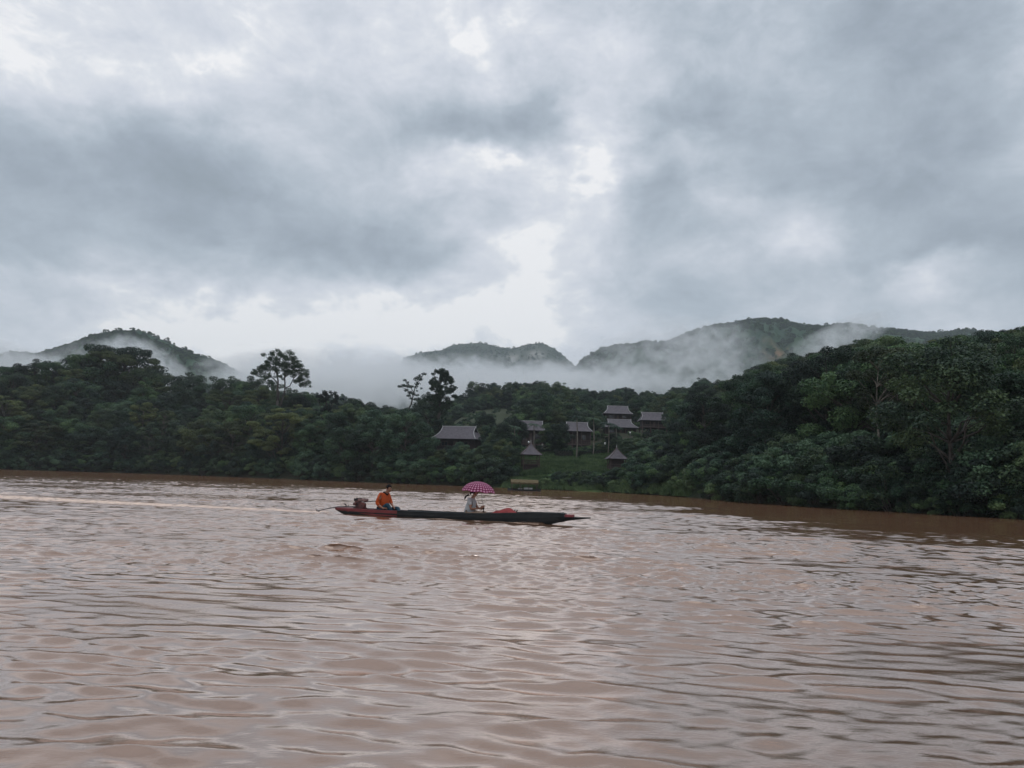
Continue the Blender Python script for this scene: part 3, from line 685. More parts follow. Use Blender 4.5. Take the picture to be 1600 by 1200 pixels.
for px_, y_, k_, s_ in [(812, 158, 'bushA', .5), (822, 159, 'bushB', .6), (836, 158, 'bushD', .45), (848, 157, 'bushA', .5), (884, 156, 'bushB', .55), (894, 157, 'bushA', .45), (908, 156, 'bushD', .42), (918, 156, 'bushA', .48), (928, 157, 'bushC', .5),
                        (1004, 178, 'bushB', .6), (1016, 177, 'bushA', .5), (1030, 178, 'bushD', .5), (1042, 177, 'bushB', .6), (950, 184, 'bushB', .5), (966, 184, 'bushA', .42), (990, 184, 'bushC', .5)]:
    bs.append(try_spec(k_, x_of(px_, y_), y_, s_, force=True))
place_all([b for b in bs if b], 'bush', 'bush', 'bushes along the far bank')

# ---------------------------------------------- instancing of the uncountable rest
def scatter_stuff(name, pts, keys, scl, rmin=.8, rmax=1.2, label=None, cat=None):
    src = bpy.data.collections.new(name + '_source')
    for k in keys:
        c, t_, _, _ = ARCH[k]
        src.objects.link(bpy.data.objects.new('crown', c))
    me = bpy.data.meshes.new(name); me.from_pydata([tuple(p[:3]) for p in pts], [], [])
    a = me.attributes.new('sc', 'FLOAT', 'POINT'); a.data.foreach_set('value', np.array([p[3] if len(p) > 3 else scl for p in pts], dtype=np.float32))
    o = mobj(name, me); t = bpy.data.node_groups.new(name, 'GeometryNodeTree')
    t.interface.new_socket('Geometry', in_out='INPUT', socket_type='NodeSocketGeometry'); t.interface.new_socket('Geometry', in_out='OUTPUT', socket_type='NodeSocketGeometry')
    gi = t.nodes.new('NodeGroupInput'); go = t.nodes.new('NodeGroupOutput')
    ci = nd(t, 'GeometryNodeCollectionInfo'); ci.inputs['Collection'].default_value = src; ci.inputs['Separate Children'].default_value = True; ci.inputs['Reset Children'].default_value = True
    ip = nd(t, 'GeometryNodeInstanceOnPoints'); ip.inputs['Pick Instance'].default_value = True
    rv = nd(t, 'FunctionNodeRandomValue', data_type='FLOAT_VECTOR'); rv.inputs[0].default_value = (-.08, -.08, 0); rv.inputs[1].default_value = (.08, .08, 6.28)
    ri = nd(t, 'FunctionNodeRandomValue', data_type='INT'); ri.inputs[4].default_value = 0; ri.inputs[5].default_value = len(keys) - 1; ri.inputs['Seed'].default_value = 3
    rs = nd(t, 'FunctionNodeRandomValue', data_type='FLOAT'); rs.inputs[2].default_value = rmin; rs.inputs[3].default_value = rmax; rs.inputs['Seed'].default_value = 5
    na = nd(t, 'GeometryNodeInputNamedAttribute', data_type='FLOAT'); na.inputs[0].default_value = 'sc'
    mu = nd(t, 'ShaderNodeMath', operation='MULTIPLY')
    t.links.new(rs.outputs[1], mu.inputs[0]); t.links.new(na.outputs[0], mu.inputs[1])
    t.links.new(gi.outputs[0], ip.inputs['Points']); t.links.new(ci.outputs[0], ip.inputs['Instance']); t.links.new(rv.outputs[0], ip.inputs['Rotation'])
    t.links.new(ri.outputs[2], ip.inputs['Instance Index']); t.links.new(mu.outputs[0], ip.inputs['Scale']); t.links.new(ip.outputs[0], go.inputs[0])
    md = o.modifiers.new('scatter', 'NODES'); md.node_group = t
    return tag(o, label, cat, kind='stuff')
scatter_stuff('forest', [(d['x'], d['y'], d['z'], d['s']) for d in rest], ['round', 'broad', 'blue', 'lumpy', 'olive', 'oval'], 1, .95, 1.05,
              'distant forest covering the low hill behind the houses', 'forest')
# low undergrowth covering the bank under the trees
ug = []
for _ in range(2600):
    u = random.uniform(-150, 1750); Y, Z = prof(u); y = random.uniform(Y[0] + .6, Y[4] + 6) if not 690 < u < 1100 else random.uniform(Y[0] + .6, 222)
    x = x_of(u, y)
    if 800 < u < 985 and y < 160: continue
    ok = True
    z = ground_z(x, y); px, pt = proj((x, y, z + 2.2))
    for a, b, bot, dep in HOUSES:
        if y < dep + 5 and a - 10 < px < b + 10 and pt < bot + 3: ok = False; break
    if ok: ug.append((x, y, z - .2, random.uniform(.5, 1.1)))
for _ in range(420):
    u = random.uniform(680, 870); y = random.uniform(304, 338); x = x_of(u, y); ug.append((x, y, ground_z(x, y) - .3, random.uniform(.8, 1.5)))
for _ in range(60):
    u = random.uniform(690, 830); y = random.uniform(228, 300); x = x_of(u, y); ug.append((x, y, ground_z(x, y) - .3, random.uniform(.3, .7)))
scatter_stuff('undergrowth', ug, ['bushA', 'bushB', 'bushD'], 1, .9, 1.1, 'dense undergrowth between the trees of the bank', 'undergrowth')
# grass tufts on the open slope
def grass_mesh():
    g = np.random.default_rng(50); V, val = [], []
    for _ in range(900):
        x, y = g.uniform(-1, 1, 2); a = g.uniform(0, 6.28); h = g.uniform(.25, .75); l = g.normal(0, .2, 2)
        w = .035; V += [(x - w * math.cos(a), y - w * math.sin(a), 0), (x + w * math.cos(a), y + w * math.sin(a), 0), (x + l[0], y + l[1], h), (x + l[0] - .005, y + l[1], h)]; val.append(g.uniform(.2, .9))
    V = np.array(V); me = np_mesh('grass_tuft', V, np.arange(len(V)).reshape(-1, 4), attrs={'leafv': ('FACE', val)}); me.materials.append(M['fol_pale']); return me
ARCH['grass'] = (grass_mesh(), None, '', .6)
gp = []
for _ in range(2400):
    u = random.uniform(795, 1080); Y, Z = prof(u); y = random.uniform(Y[0] + .2, 165 if u < 985 else 110); x = x_of(u, y); gp.append((x, y, ground_z(x, y) - .05, random.uniform(.5, 1.0)))
scatter_stuff('grass', gp, ['grass'], 1, .8, 1.2, 'bright green grass slope below the houses', 'grass')

# ------------------------------------------------------------------ lone emergent trees
def branch_tree(seed, segs, leafspec, leafmat, label, px, py_base, depth):
    """segs: list of limbs, each a list of (dx, dz, r[, dy]) in metres; leaf clumps at listed points"""
    g = np.random.default_rng(seed); base = at(px, py_base, depth); base.z = min(base.z, ground_z(base.x, base.y)) if py_base > 700 else base.z
    zt = ground_z(base.x, base.y); off = base.z - zt
    root = empty('tree', (base.x, base.y, zt)); tag(root, label, 'tree', 'trees of the forest on the far bank')
    m = MB()
    for s_ in segs: m.tube([Vector((p[0], p[3] if len(p) > 3 else g.normal(0, .15), p[1] + off)) for p in s_], [p[2] for p in s_], 7); join_last(m, len(s_) * 7)
    m.build('trunk', M['bark'], root, smooth=True)
    cens, nr, sz, val = [], [], [], []
    twigs = MB()
    for (cx, cz, r, n, flat, leaf) in leafspec:
        dy = g.normal(0, r * .9)
        d = g.normal(size=(n, 3)); d /= np.linalg.norm(d, axis=1, keepdims=True)
        sub = g.normal(size=(7, 3)); sub /= np.linalg.norm(sub, axis=1, keepdims=True)
        rad = r * (g.uniform(.1, 1, n) ** .5)[:, None] * (.5 + .6 * np.max(d @ sub.T, axis=1)[:, None])
        cens.append(np.array([cx, dy, cz + off]) + d * rad * np.array([1, 1, flat])); nr.append(g.normal(size=(n, 3)) + np.array([0, 0, 1.0])); sz.append(leaf * g.uniform(.6, 1.3, n)); val.append(np.clip(g.normal(.35, .15, n), 0, 1))
    cens = np.vstack(cens); V = leaf_quads(cens, np.vstack(nr), np.concatenate(sz), g=g)
    me = np_mesh('lone_crown', V, np.arange(len(V)).reshape(-1, 4), attrs={'leafv': ('FACE', np.concatenate(val))}); me.materials.append(M[leafmat]); mobj('crown', me, None, root)
    return root
def PXL(px0, py0, depth):       # pixel offsets to metres for a tree rooted at that pixel
    k = depth / F * 1.0
    return lambda x, y: ((x - px0) * k, (py0 - y) * k)
# tall open tree (photo 395..480, 550..610)
D = 178; c = PXL(432, 640, D)
def P(x, y, r): a, b = c(x, y); return (a, b, r)
limbs = [[P(432, 700, .45), P(433, 640, .40), P(433, 612, .30)], [P(433, 625, .3), P(432, 606, .24), P(431, 594, .2), P(427, 578, .13), P(424, 560, .06)],
         [P(436, 640, .3), P(442, 612, .22), P(443, 600, .18), P(441, 585, .12), P(446, 568, .05)], [P(442, 606, .16), P(450, 602, .12), P(455, 590, .1), P(468, 578, .05)],
         [P(431, 598, .14), P(420, 588, .1), P(408, 582, .05)], [P(441, 590, .1), P(455, 575, .06), P(462, 570, .04)], [P(428, 582, .1), P(415, 568, .05)], [P(455, 592, .08), P(470, 598, .05), P(475, 600, .03)]]
lv = []
g0 = np.random.default_rng(77)
for (x, y, r) in [(430, 555, 8), (440, 553, 7), (420, 560, 8), (448, 558, 7), (455, 563, 6), (428, 566, 8), (442, 568, 8), (412, 566, 6), (404, 576, 7), (398, 580, 5), (410, 580, 6), (416, 574, 7), (452, 572, 8), (462, 570, 7), (468, 576, 7), (472, 584, 6),
                  (476, 592, 6), (475, 600, 5), (466, 588, 6), (460, 594, 6), (468, 600, 4), (448, 582, 7), (438, 578, 7), (426, 578, 6), (418, 586, 5), (456, 582, 7), (434, 588, 5), (430, 551, 5), (392, 584, 5), (414, 592, 5), (421, 600, 5), (425, 606, 4)]:
    a, b = c(x, y); lv.append((a, b, r * D / F * .95, int(2.2 * r * r), .72, .14))
    for _ in range(5):
        a, b = c(x + g0.normal(0, r * .7), y + g0.normal(0, r * .55)); lv.append((a, b, r * D / F * .68, int(2.5 * r * r), .75, .14))
branch_tree(61, limbs, lv, 'fol_dark', 'tall open crowned tree rising high above the left forest skyline', 432, 640, D)
# smaller umbrella tree (487..528, 609..640)
D = 172; c = PXL(509, 680, D)
limbs = [[P(509, 700, .3), P(509, 660, .24), P(508, 640, .18), P(506, 622, .08)], [P(508, 645, .14), P(517, 632, .1), P(522, 620, .05)], [P(508, 650, .12), P(498, 636, .08), P(492, 624, .04)]]
lv = [(*c(x + g0.normal(0, 2.5), y + g0.normal(0, 2)), r * D / F * .62, int(2.6 * r * r), .7, .14) for _ in range(3) for (x, y, r) in [(505, 615, 8), (497, 618, 7), (491, 622, 5), (513, 617, 6), (520, 616, 7), (525, 623, 6), (524, 632, 6), (518, 628, 7), (508, 625, 8), (500, 628, 7), (512, 637, 8), (504, 640, 7), (518, 642, 8), (508, 650, 9), (515, 655, 8), (523, 640, 5)]]
branch_tree(62, limbs, lv, 'fol_dark', 'small umbrella shaped tree standing alone right of the tall open tree', 509, 680, D)
# wind-bent sparse tree (615..662, 580..640)
D = 165; c = PXL(636, 700, D)
limbs = [[P(637, 720, .26), P(636, 690, .22), P(634, 650, .2), P(635, 640, .19), P(639, 632, .17), P(641, 620, .14), P(643, 608, .11), P(648, 596, .07), P(656, 585, .03)],
         [P(640, 626, .12), P(637, 617, .09), P(631, 608, .06), P(620, 604, .03)], [P(642, 612, .08), P(635, 602, .06), P(630, 594, .03)], [P(641, 624, .07), P(648, 621, .05), P(651, 620, .03)], [P(644, 606, .06), P(650, 598, .04), P(650, 588, .02)]]
lv = [(*c(x, y), r * D / F * 1.15, int(6 * r * r), fl, .15) for (x, y, r, fl) in [(657, 583, 4, .5), (649, 586, 5, .7), (645, 591, 4, .7), (652, 592, 4, .6), (648, 599, 4, .8), (646, 604, 3, .8), (654, 606, 1.8, .8), (628, 594, 3.2, .6), (632, 597, 3.2, .6), (626, 602, 4.5, .5), (620, 604, 4, .4), (633, 603, 4.5, .6), (638, 604, 4, .5), (630, 609, 4, .6),
      (636, 613, 4, .6), (641, 615, 4, .6), (634, 618, 3, .6), (647, 610, 2, .6), (648, 617, 3.4, .6), (650, 622, 3.4, .6), (646, 624, 3.2, .6), (638, 622, 2.5, .6), (645, 632, 4, 1.2), (648, 638, 5, 1.2), (643, 643, 4, 1)]]
branch_tree(63, limbs, lv, 'fol_dark', 'sparse wind bent tree with a thin curved trunk against the mist', 636, 700, D)
# tall dense oval tree left of the gabled house (661..707, 575..650)
D = 162; c = PXL(685, 700, D)
limbs = [[P(685, 720, .55), P(685, 690, .5), P(684, 655, .42), P(684, 630, .3), P(683, 605, .18), P(682, 582, .06)]] + [[P(684, yy, .14), P(684 + dx * .5, yy - 8, .1), P(684 + dx, yy - 12, .04)] for yy, dx in ((655, -18), (650, 16), (640, -18), (632, 18), (622, -12), (615, 18), (604, -10), (598, 14))]
lv = []
for kk in range(120):
    t_ = (kk + g0.random()) / 120; yy = 578 + 62 * t_; hwid = 9 + 15 * math.sin(min(1, t_ * 1.25) * math.pi * .62)
    xx = 685 + g0.uniform(-1, 1) * hwid - (3 if t_ > .75 else 0); lv.append((*c(xx, yy), g0.uniform(3.4, 5.8) * D / F, 120, .75, .15))
for xx, yy in [(684, 655), (680, 652), (690, 655), (684, 665), (688, 672), (682, 675), (686, 640), (680, 642), (692, 645), (668, 638), (672, 644), (684, 662), (676, 660)]: lv.append((*c(xx, yy), 5.5 * D / F, 150, 1.1, .18))
branch_tree(64, limbs, lv, 'fol_dark', 'tall dense oval tree beside the sparse bent tree, left of the large gabled house', 685, 700, D)

# ------------------------------------------------------------------ village
def bungalow(pxl, pxr, rl, rr, py_ridge, py_eave, py_floor, depth, label, posts=True, rail=True, gable_right=False, rot=0.0):
    """eave px range, ridge px range, pixel rows of ridge, eave and floor"""
    k = depth / F; Le = (pxr - pxl) / 2 * k; Lr = (rr - rl) / 2 * k; hr = (py_eave - py_ridge) * k; hw = (py_floor - py_eave) * k
    pc = at((pxl + pxr) / 2, py_floor, depth); gz = ground_z(pc.x, pc.y); x_off = ((rl + rr) / 2 - (pxl + pxr) / 2) * k
    De = Le * .72; fl = pc.z; root = empty('stilt_house', (pc.x, pc.y + De, gz), rot); tag(root, label, 'house', 'wooden stilt houses on the hillside')
    z0 = fl - gz; ze = z0 + hw; zr = ze + hr
    # roof: concave sweeping slopes on four sides
    N = 8; m = MB(); front, back = [], []
    for i in range(N + 1):
        t = i / N; L = Lr + (Le - Lr) * (max(0, t - .3) / .7) ** 1.35 + .02 * Lr * (1 - t); y = De * 1.06 * (t ** 1.0); z = zr - hr * (1.25 * t - .25 * t * t) ; xo = x_off * (1 - t)
        front.append([Vector((xo + L * s, -y, z - .05 * 0)) for s in np.linspace(-1, 1, 9)]); back.append([Vector((xo + L * s, y, z)) for s in np.linspace(-1, 1, 9)])
    m.grid(front); m.grid([r[::-1] for r in back])
    # hipped skirts at both ends, below the small gables
    gi = 3
    for sgn in (0, -1):
        rows = []
        for i in range(gi, N + 1):
            a, b = front[i][sgn], back[i][sgn]; rows.append([a.lerp(b, f) for f in np.linspace(0, 1, 5)] if sgn == -1 else [b.lerp(a, f) for f in np.linspace(0, 1, 5)])
        m.grid(rows)
    m.build('roof', M['roof'], root, solid=.10)
    rf = [c_ for c_ in root.children if c_.name.startswith('roof')][0]
    gm = MB()
    for sgn in (0, -1):
        s = -1 if sgn == 0 else 1
        a, b, ap = front[gi][sgn], back[gi][sgn], front[0][sgn]; ins = Vector((-s * .12, 0, 0))
        gm.add([a + ins, b + ins, ap + ins], [(0, 1, 2)] if s > 0 else [(1, 0, 2)])
    gm.build('gable', M['hole'], rf)
    tm = MB(); w = .085
    up = Vector((0, 0, .07))
    tm.tube([front[0][0] + up + Vector((-.15, 0, .15)), front[0][0] + up, front[0][-1] + up, front[0][-1] + up + Vector((.15, 0, .15))], w * .8, 6)
    for col in (front, back):
        for s in (0, -1): tm.tube([r[s] + up for r in col], w * .75, 6)
    tm.build('roof_trim', M['trim'], rf)
    # body
    Lw, Dw = Le * .86, De * .82
    bm_ = MB(); bm_.box((0, 0, z0 + hw / 2 + .1), (Lw * 2, Dw * 2 * .8, hw + .1)); nb = int(Lw * 2 / .35)
    for i in range(nb + 1): bm_.box((-Lw + i * 2 * Lw / nb, -Dw * .8 - .012, z0 + hw / 2), (.05, .03, hw * .98))
    bm_.build('wall', M['wood'], root)
    for sx in (-.55, .5):
        wm = MB(); wm.box((sx * Lw, -Dw * .8 - .03, z0 + hw * .55), (Lw * .34, .05, hw * .42)); wf = wm.build('window', M['wood2'], root)
        pm = MB(); pm.box((sx * Lw - Lw * .08, -Dw * .8 - .06, z0 + hw * .55), (Lw * .14, .02, hw * .36)); pm.box((sx * Lw + Lw * .08, -Dw * .8 - .06, z0 + hw * .55), (Lw * .14, .02, hw * .36)); pm.build('pane', M['glass'], wf)
    dm = MB(); dm.box((0, -Dw * .8 - .035, z0 + hw * .42), (Lw * .2, .06, hw * .8)); dm.build('door', M['wood2'], root)
    fm = MB(); fm.box((0, 0, z0 - .08), (Le * 1.84, De * 1.9, .16)); fm.build('floor_deck', M['wood2'], root)
    for ix in range(4):
        for iy in (-1, 1):
            x = -Lw + ix * 2 * Lw / 3; y = iy * De * .92; lo = ground_z(root.location.x + x, root.location.y + y) - gz - .4
            pm = MB(); pm.box((x, y, (lo + z0 - .16) / 2), (.22, .22, z0 - .16 - lo)); pm.build('stilt', M['wood2'], root)
            if iy < 0 and posts:
                pm = MB(); pm.box((x, -De * .92, z0 + hw / 2), (.13, .13, hw)); pm.build('post', M['wood2'], root)
    if rail:
        rm = MB()
        for zz in (.9, .5, .15): rm.box((0, -De * .92, z0 + zz * min(1, hw / 2.4)), (Lw * 2, .07, .07))
        nn = int(Lw * 2 / .4)
        for i in range(nn + 1): rm.box((-Lw + i * 2 * Lw / nn, -De * .92, z0 + .5 * min(1, hw / 2.4)), (.04, .05, .85 * min(1, hw / 2.4)))
        rm.build('railing', M['wood2'], root)
    return root
bungalow(678, 753, 687, 742, 665, 686, 702, 150, 'largest stilt house with a long grey roof, standing apart on the left', rail=False, posts=False, rot=-.3)
bungalow(806, 852, 811, 847, 657, 672.5, 694, 172, 'stilt house with grey gabled roof behind the open pavilion')
bungalow(877, 926, 886, 919, 659, 674, 694, 168, 'stilt house with grey roof behind the slender palms, right of centre')
bungalow(943, 989, 951, 983, 633, 646.5, 656, 214, 'highest stilt house on the hillside, directly behind another roof', rail=False)
bungalow(942, 998, 952, 988, 654, 668, 681, 194, 'stilt house below the highest one, its wide eaves over a dark veranda')
bungalow(1001, 1045, 1005, 1038, 643.5, 657, 667, 188, 'rightmost stilt house with tall posts and an open lower storey')

def pavilion(pxc, hw_px, py_apex, py_eave, py_floor, py_base, depth, label, closed=False, rot=.2):
    k = depth / F; pc = at(pxc, py_floor, depth); gz = ground_z(pc.x, pc.y)
    he = hw_px * k; root = empty('pavilion', (pc.x, pc.y, gz), rot); tag(root, label, 'pavilion', 'small square pavilions with pyramid roofs')
    zf = pc.z - gz; ze = zf + (py_floor - py_eave) * k; za = ze + (py_eave - py_apex) * k; zb = zf - (py_base - py_floor) * k
    m = MB(); N = 8; rings = []
    for i in range(N + 1):
        t = i / N; w = he * (.03 + .97 * t ** 1.12); z = za - (za - ze) * (1.3 * t - .3 * t * t); rings.append([Vector((w * a, w * b, z)) for a, b in ((-1, -1), (1, -1), (1, 1), (-1, 1), (-1, -1))])
    m.grid(rings); r = m.build('roof', M['roof'], root, solid=.07)
    tm = MB()
    for j in range(4): tm.tube([q[j] + Vector((0, 0, .05)) for q in rings], .05, 5)
    tm.build('roof_trim', M['wood2'], r)
    f = MB(); f.tube([(0, 0, za - .1), (0, 0, za + .25), (0, 0, za + .5)], [.09, .05, .02], 6); f.build('finial', M['trim'], r)
    d = MB(); d.box((0, 0, zf - .06), (he * 1.55, he * 1.55, .12)); d.build('floor_deck', M['wood2'], root)
    wq = he * .74
    for a, b in ((-1, -1), (1, -1), (1, 1), (-1, 1)):
        lo = ground_z(pc.x + a * wq, pc.y + b * wq) - gz - .4
        p = MB(); p.box((a * wq, b * wq, (lo + ze + .1) / 2), (.12, .12, ze + .1 - lo)); p.build('post', M['wood2'], root)
    rm = MB()
    hh = (ze - zf) * .42
    for s in (-1, 1):
        for zz in (hh, hh * .5):
            rm.box((0, s * (wq - .0), zf + zz), (wq * 2 - .13, .05, .06)); rm.box((s * wq, 0, zf + zz), (.05, wq * 2 - .13, .06))
        for i in range(1, 8):
            q = -wq + i * 2 * wq / 8; rm.box((q, s * wq, zf + hh * .5), (.03, .03, hh)); rm.box((s * wq, q, zf + hh * .5), (.03, .03, hh))
    rm.build('railing', M['wood2'], root)
    if not closed:
        w = MB(); w.box((0, 0, (zf - .12 + zb) / 2), (wq * 1.7, wq * 1.7, zf - .12 - zb)); w.build('lower_wall', M['wood'], root)
    if closed:
        w = MB(); w.box((0, 0, (zf + ze) / 2 + .05), (wq * 1.72, wq * 1.72, ze - zf)); w.build('wall', M['wood'], root)
    return root
pavilion(828.5, 16.5, 692, 711, 725, 742, 123, 'open pavilion with a pyramid roof on tall posts above the moored boat', rot=.12)
pavilion(963, 15.5, 700, 717.5, 732, 738, 117, 'closed pavilion with plank walls and a pyramid roof, right of the palms', closed=True, rot=.1)

# slender areca palms
def palm_meshes():
    g = np.random.default_rng(9); V, Q, val = [], [], []
    for k in range(11):
        a = k * 2.4 + g.uniform(-.2, .2); el = g.uniform(.5, 1.2); L = g.uniform(1.3, 1.7)
        pts = [Vector((math.cos(a) * L * t * math.cos(el * (1 - t * 1.2)), math.sin(a) * L * t * math.cos(el * (1 - t * 1.2)), L * t * math.sin(el) - 1.15 * t * t * L * .8)) for t in np.linspace(0, 1, 10)]
        for i in range(1, 10):
            d = (pts[i] - pts[i - 1]).normalized(); s = d.cross(Vector((0, 0, 1))).normalized(); ll = .42 * math.sin(math.pi * (i / 10) ** .7) + .08
            for sg in (-1, 1):
                for q in (0, .5):
                    p = pts[i - 1].lerp(pts[i], q); tip = p + s * sg * ll + d * .18 - Vector((0, 0, .12)); n0 = len(V)
                    V += [p, p + d * .06, tip, tip - d * .03]; Q.append((n0, n0 + 1, n0 + 2, n0 + 3)); val.append(g.uniform(.2, .8))
    return np_mesh('palm_fronds', np.array([tuple(v) for v in V]), Q, attrs={'leafv': ('FACE', val)})
PF = palm_meshes(); PF.materials.append(M['fol_blue'])
def palm(px, py_top, py_base, depth, label, s=1.0):
    b = at(px, py_base, depth); gz = ground_z(b.x, b.y); t_ = at(px, py_top, depth); h = t_.z - gz
    root = empty('palm', (b.x, b.y, gz)); tag(root, label, 'palm', 'slender palms on the lawn')
    m = MB(); hs = np.linspace(-.3, h, 9); m.tube([(.12 * math.sin(z_ * .5), 0, z_) for z_ in hs], [.13 - .05 * (z_ / h) for z_ in hs], 7); m.build('trunk', M['palebark'], root, smooth=True)
    o = mobj('fronds', PF, None, root); o.location = (.12 * math.sin(h * .5), 0, h); o.scale = (s, s, s)
for a in [(900.5, 652, 716, 138, 'pale slender palm crossing the left end of the house roof behind'), (926.5, 655, 717, 138, 'slender palm at the right corner of the middle house'),
          (950, 664, 708, 142, 'dark crowned palm in front of the roof below the highest house', 1.5), (962, 668, 700, 150, 'short palm just above the closed pavilion'),
          (802, 668, 722, 138, 'thin palm left of the open pavilion'), (833, 664, 700, 150, 'thin palm rising behind the open pavilion roof')]: palm(*a)

# banana plants
def banana_mesh(seed):
    g = np.random.default_rng(seed); V, Q, val = [], [], []
    for k in range(9):
        a = k * 2.4 + g.uniform(-.3, .3); L = g.uniform(1.3, 2.0); el = g.uniform(.7, 1.35); z0 = g.uniform(.7, 1.2); prev = None; lv_ = g.uniform(.3, 1)
        for i, t in enumerate(np.linspace(0, 1, 8)):
            r = L * (t * math.cos(el) + .35 * t * t); z = z0 + L * (t * math.sin(el) - .85 * t ** 2.4); w = .26 * math.sin(math.pi * min(1, t * .9 + .08)) + .01
            c_, s_ = math.cos(a), math.sin(a)
            row = [(r * c_ - w * s_, r * s_ + w * c_, z - .06), (r * c_, r * s_, z + .04), (r * c_ + w * s_, r * s_ - w * c_, z - .06)]
            n0 = len(V); V += row
            if prev is not None: Q += [(prev, prev + 1, n0 + 1, n0), (prev + 1, prev + 2, n0 + 2, n0 + 1)]; val += [lv_, lv_]
            prev = n0
    return np_mesh('banana_leaves', np.array(V), Q, attrs={'leafv': ('FACE', val)}, smooth=True)
BM = [banana_mesh(s) for s in (1, 2, 3)]
for b in BM: b.materials.append(M['fol_pale'])
st = MB(); st.tube([(0, 0, -.3), (0, 0, .6), (.02, 0, 1.1)], [.14, .11, .06], 7)
STM = bpy.data.meshes.new('banana_stem'); STM.from_pydata(st.v, [], st.f); STM.update(); STM.materials.append(M['fol_mid'])
def banana(px, depth, s, label):
    x = x_of(px, depth); z = ground_z(x, depth); root = empty('banana_plant', (x, depth, z), random.uniform(0, 6.28), s); tag(root, label, 'banana plant', 'banana plants on the bank')
    o = mobj('leaves', random.choice(BM), None, root); mobj('stem', STM, None, root)
for i, (px, d, s) in enumerate([(692, 141, 1.3), (703, 140, 1.2), (714, 142, 1.3), (738, 141, 1.2), (752, 142, 1.4), (762, 140, 1.2), (772, 143, 1.4), (784, 141, 1.3), (795, 143, 1.3)]):
    banana(px, d, s, f'{ORD[i]} from left of the nine banana plants in front of the large gabled house')
for i, (px, d, s) in enumerate([(1046, 108, 1.0), (1058, 107, 1.1), (1070, 106, 1.0), (1080, 105, 1.2), (1092, 100, 1.2), (1103, 98, 1.3), (1112, 99, 1.1)]):
    banana(px, d, s, f'{ORD[i]} from left of the seven banana plants right of the closed pavilion')

# clipped hedges on the terrace
def hedge(px0, px1, depth, h, label):
    xa, xb = x_of(px0, depth), x_of(px1, depth); xc = (xa + xb) / 2; L = xb - xa; z = min(ground_z(xa, depth), ground_z(xb, depth))
    g = np.random.default_rng(int(px0)); n = int(L * 1500); root = empty('hedge', (xc, depth, z)); tag(root, label, 'hedge', 'clipped hedges on the terrace')
    p = g.uniform(-1, 1, (n, 3)); ax = g.integers(0, 3, n); p[np.arange(n), ax] = np.sign(p[np.arange(n), ax]) * g.uniform(.85, 1.05, n)
    sc_ = np.array([L / 2, .6, (h + .4) / 2]); p = p * sc_ + np.array([0, 0, h / 2 - .2]) + g.normal(0, .06, (n, 3))
    V = leaf_quads(p, g.normal(size=(n, 3)) + np.array([0, 0, .5]), g.uniform(.05, .12, n), g=g)
    me = np_mesh('hedge_leaves', V, np.arange(len(V)).reshape(-1, 4), attrs={'leafv': ('FACE', np.clip(g.normal(.3, .2, n), 0, 1))}); me.materials.append(M['fol_dark']); mobj('leaves', me, None, root)
    c_ = MB(); c_.box((0, 0, h / 2 - .2), (L * .94, 1.0, (h + .3) * .9)); c_.build('branches', M['bark'], root)
hedge(871, 898, 140, 1.5, 'long clipped hedge on the terrace left of the pale palm')
hedge(908, 926, 140, 1.3, 'clipped hedge between the two tall palms')
hedge(929, 948, 139, 1.2, 'low clipped hedge left of the closed pavilion')
hedge(846, 868, 150, .9, 'short clipped hedge just right of the open pavilion')

# garden lamps
def lamp(px, py, depth, label):
    t_ = at(px, py, depth); gz = ground_z(t_.x, t_.y); h = max(.6, t_.z - gz); root = empty('garden_lamp', (t_.x, t_.y, gz)); tag(root, label, 'lamp', 'white garden lamps')
    m = MB(); m.tube([(0, 0, -.2), (0, 0, h - .1)], .04, 6); m.build('pole', M['metal'], root)
    m = MB(); m.sphere((0, 0, h), (.17, .17, .22)); m.build('globe', M['white'], root, smooth=True)
lamp(826, 691, 140, 'white garden lamp just left of the open pavilion roof tip'); lamp(847.5, 695, 150, 'white garden lamp right of the open pavilion, in front of a house')
lamp(883.5, 695, 150, 'white garden lamp above the long clipped hedge'); lamp(945.5, 693, 148, 'white garden lamp left of the dark crowned palm'); lamp(984.5, 676, 180, 'white garden lamp below the eaves of the upper houses'); lamp(782, 683, 150, 'white garden lamp right of the large gabled house')

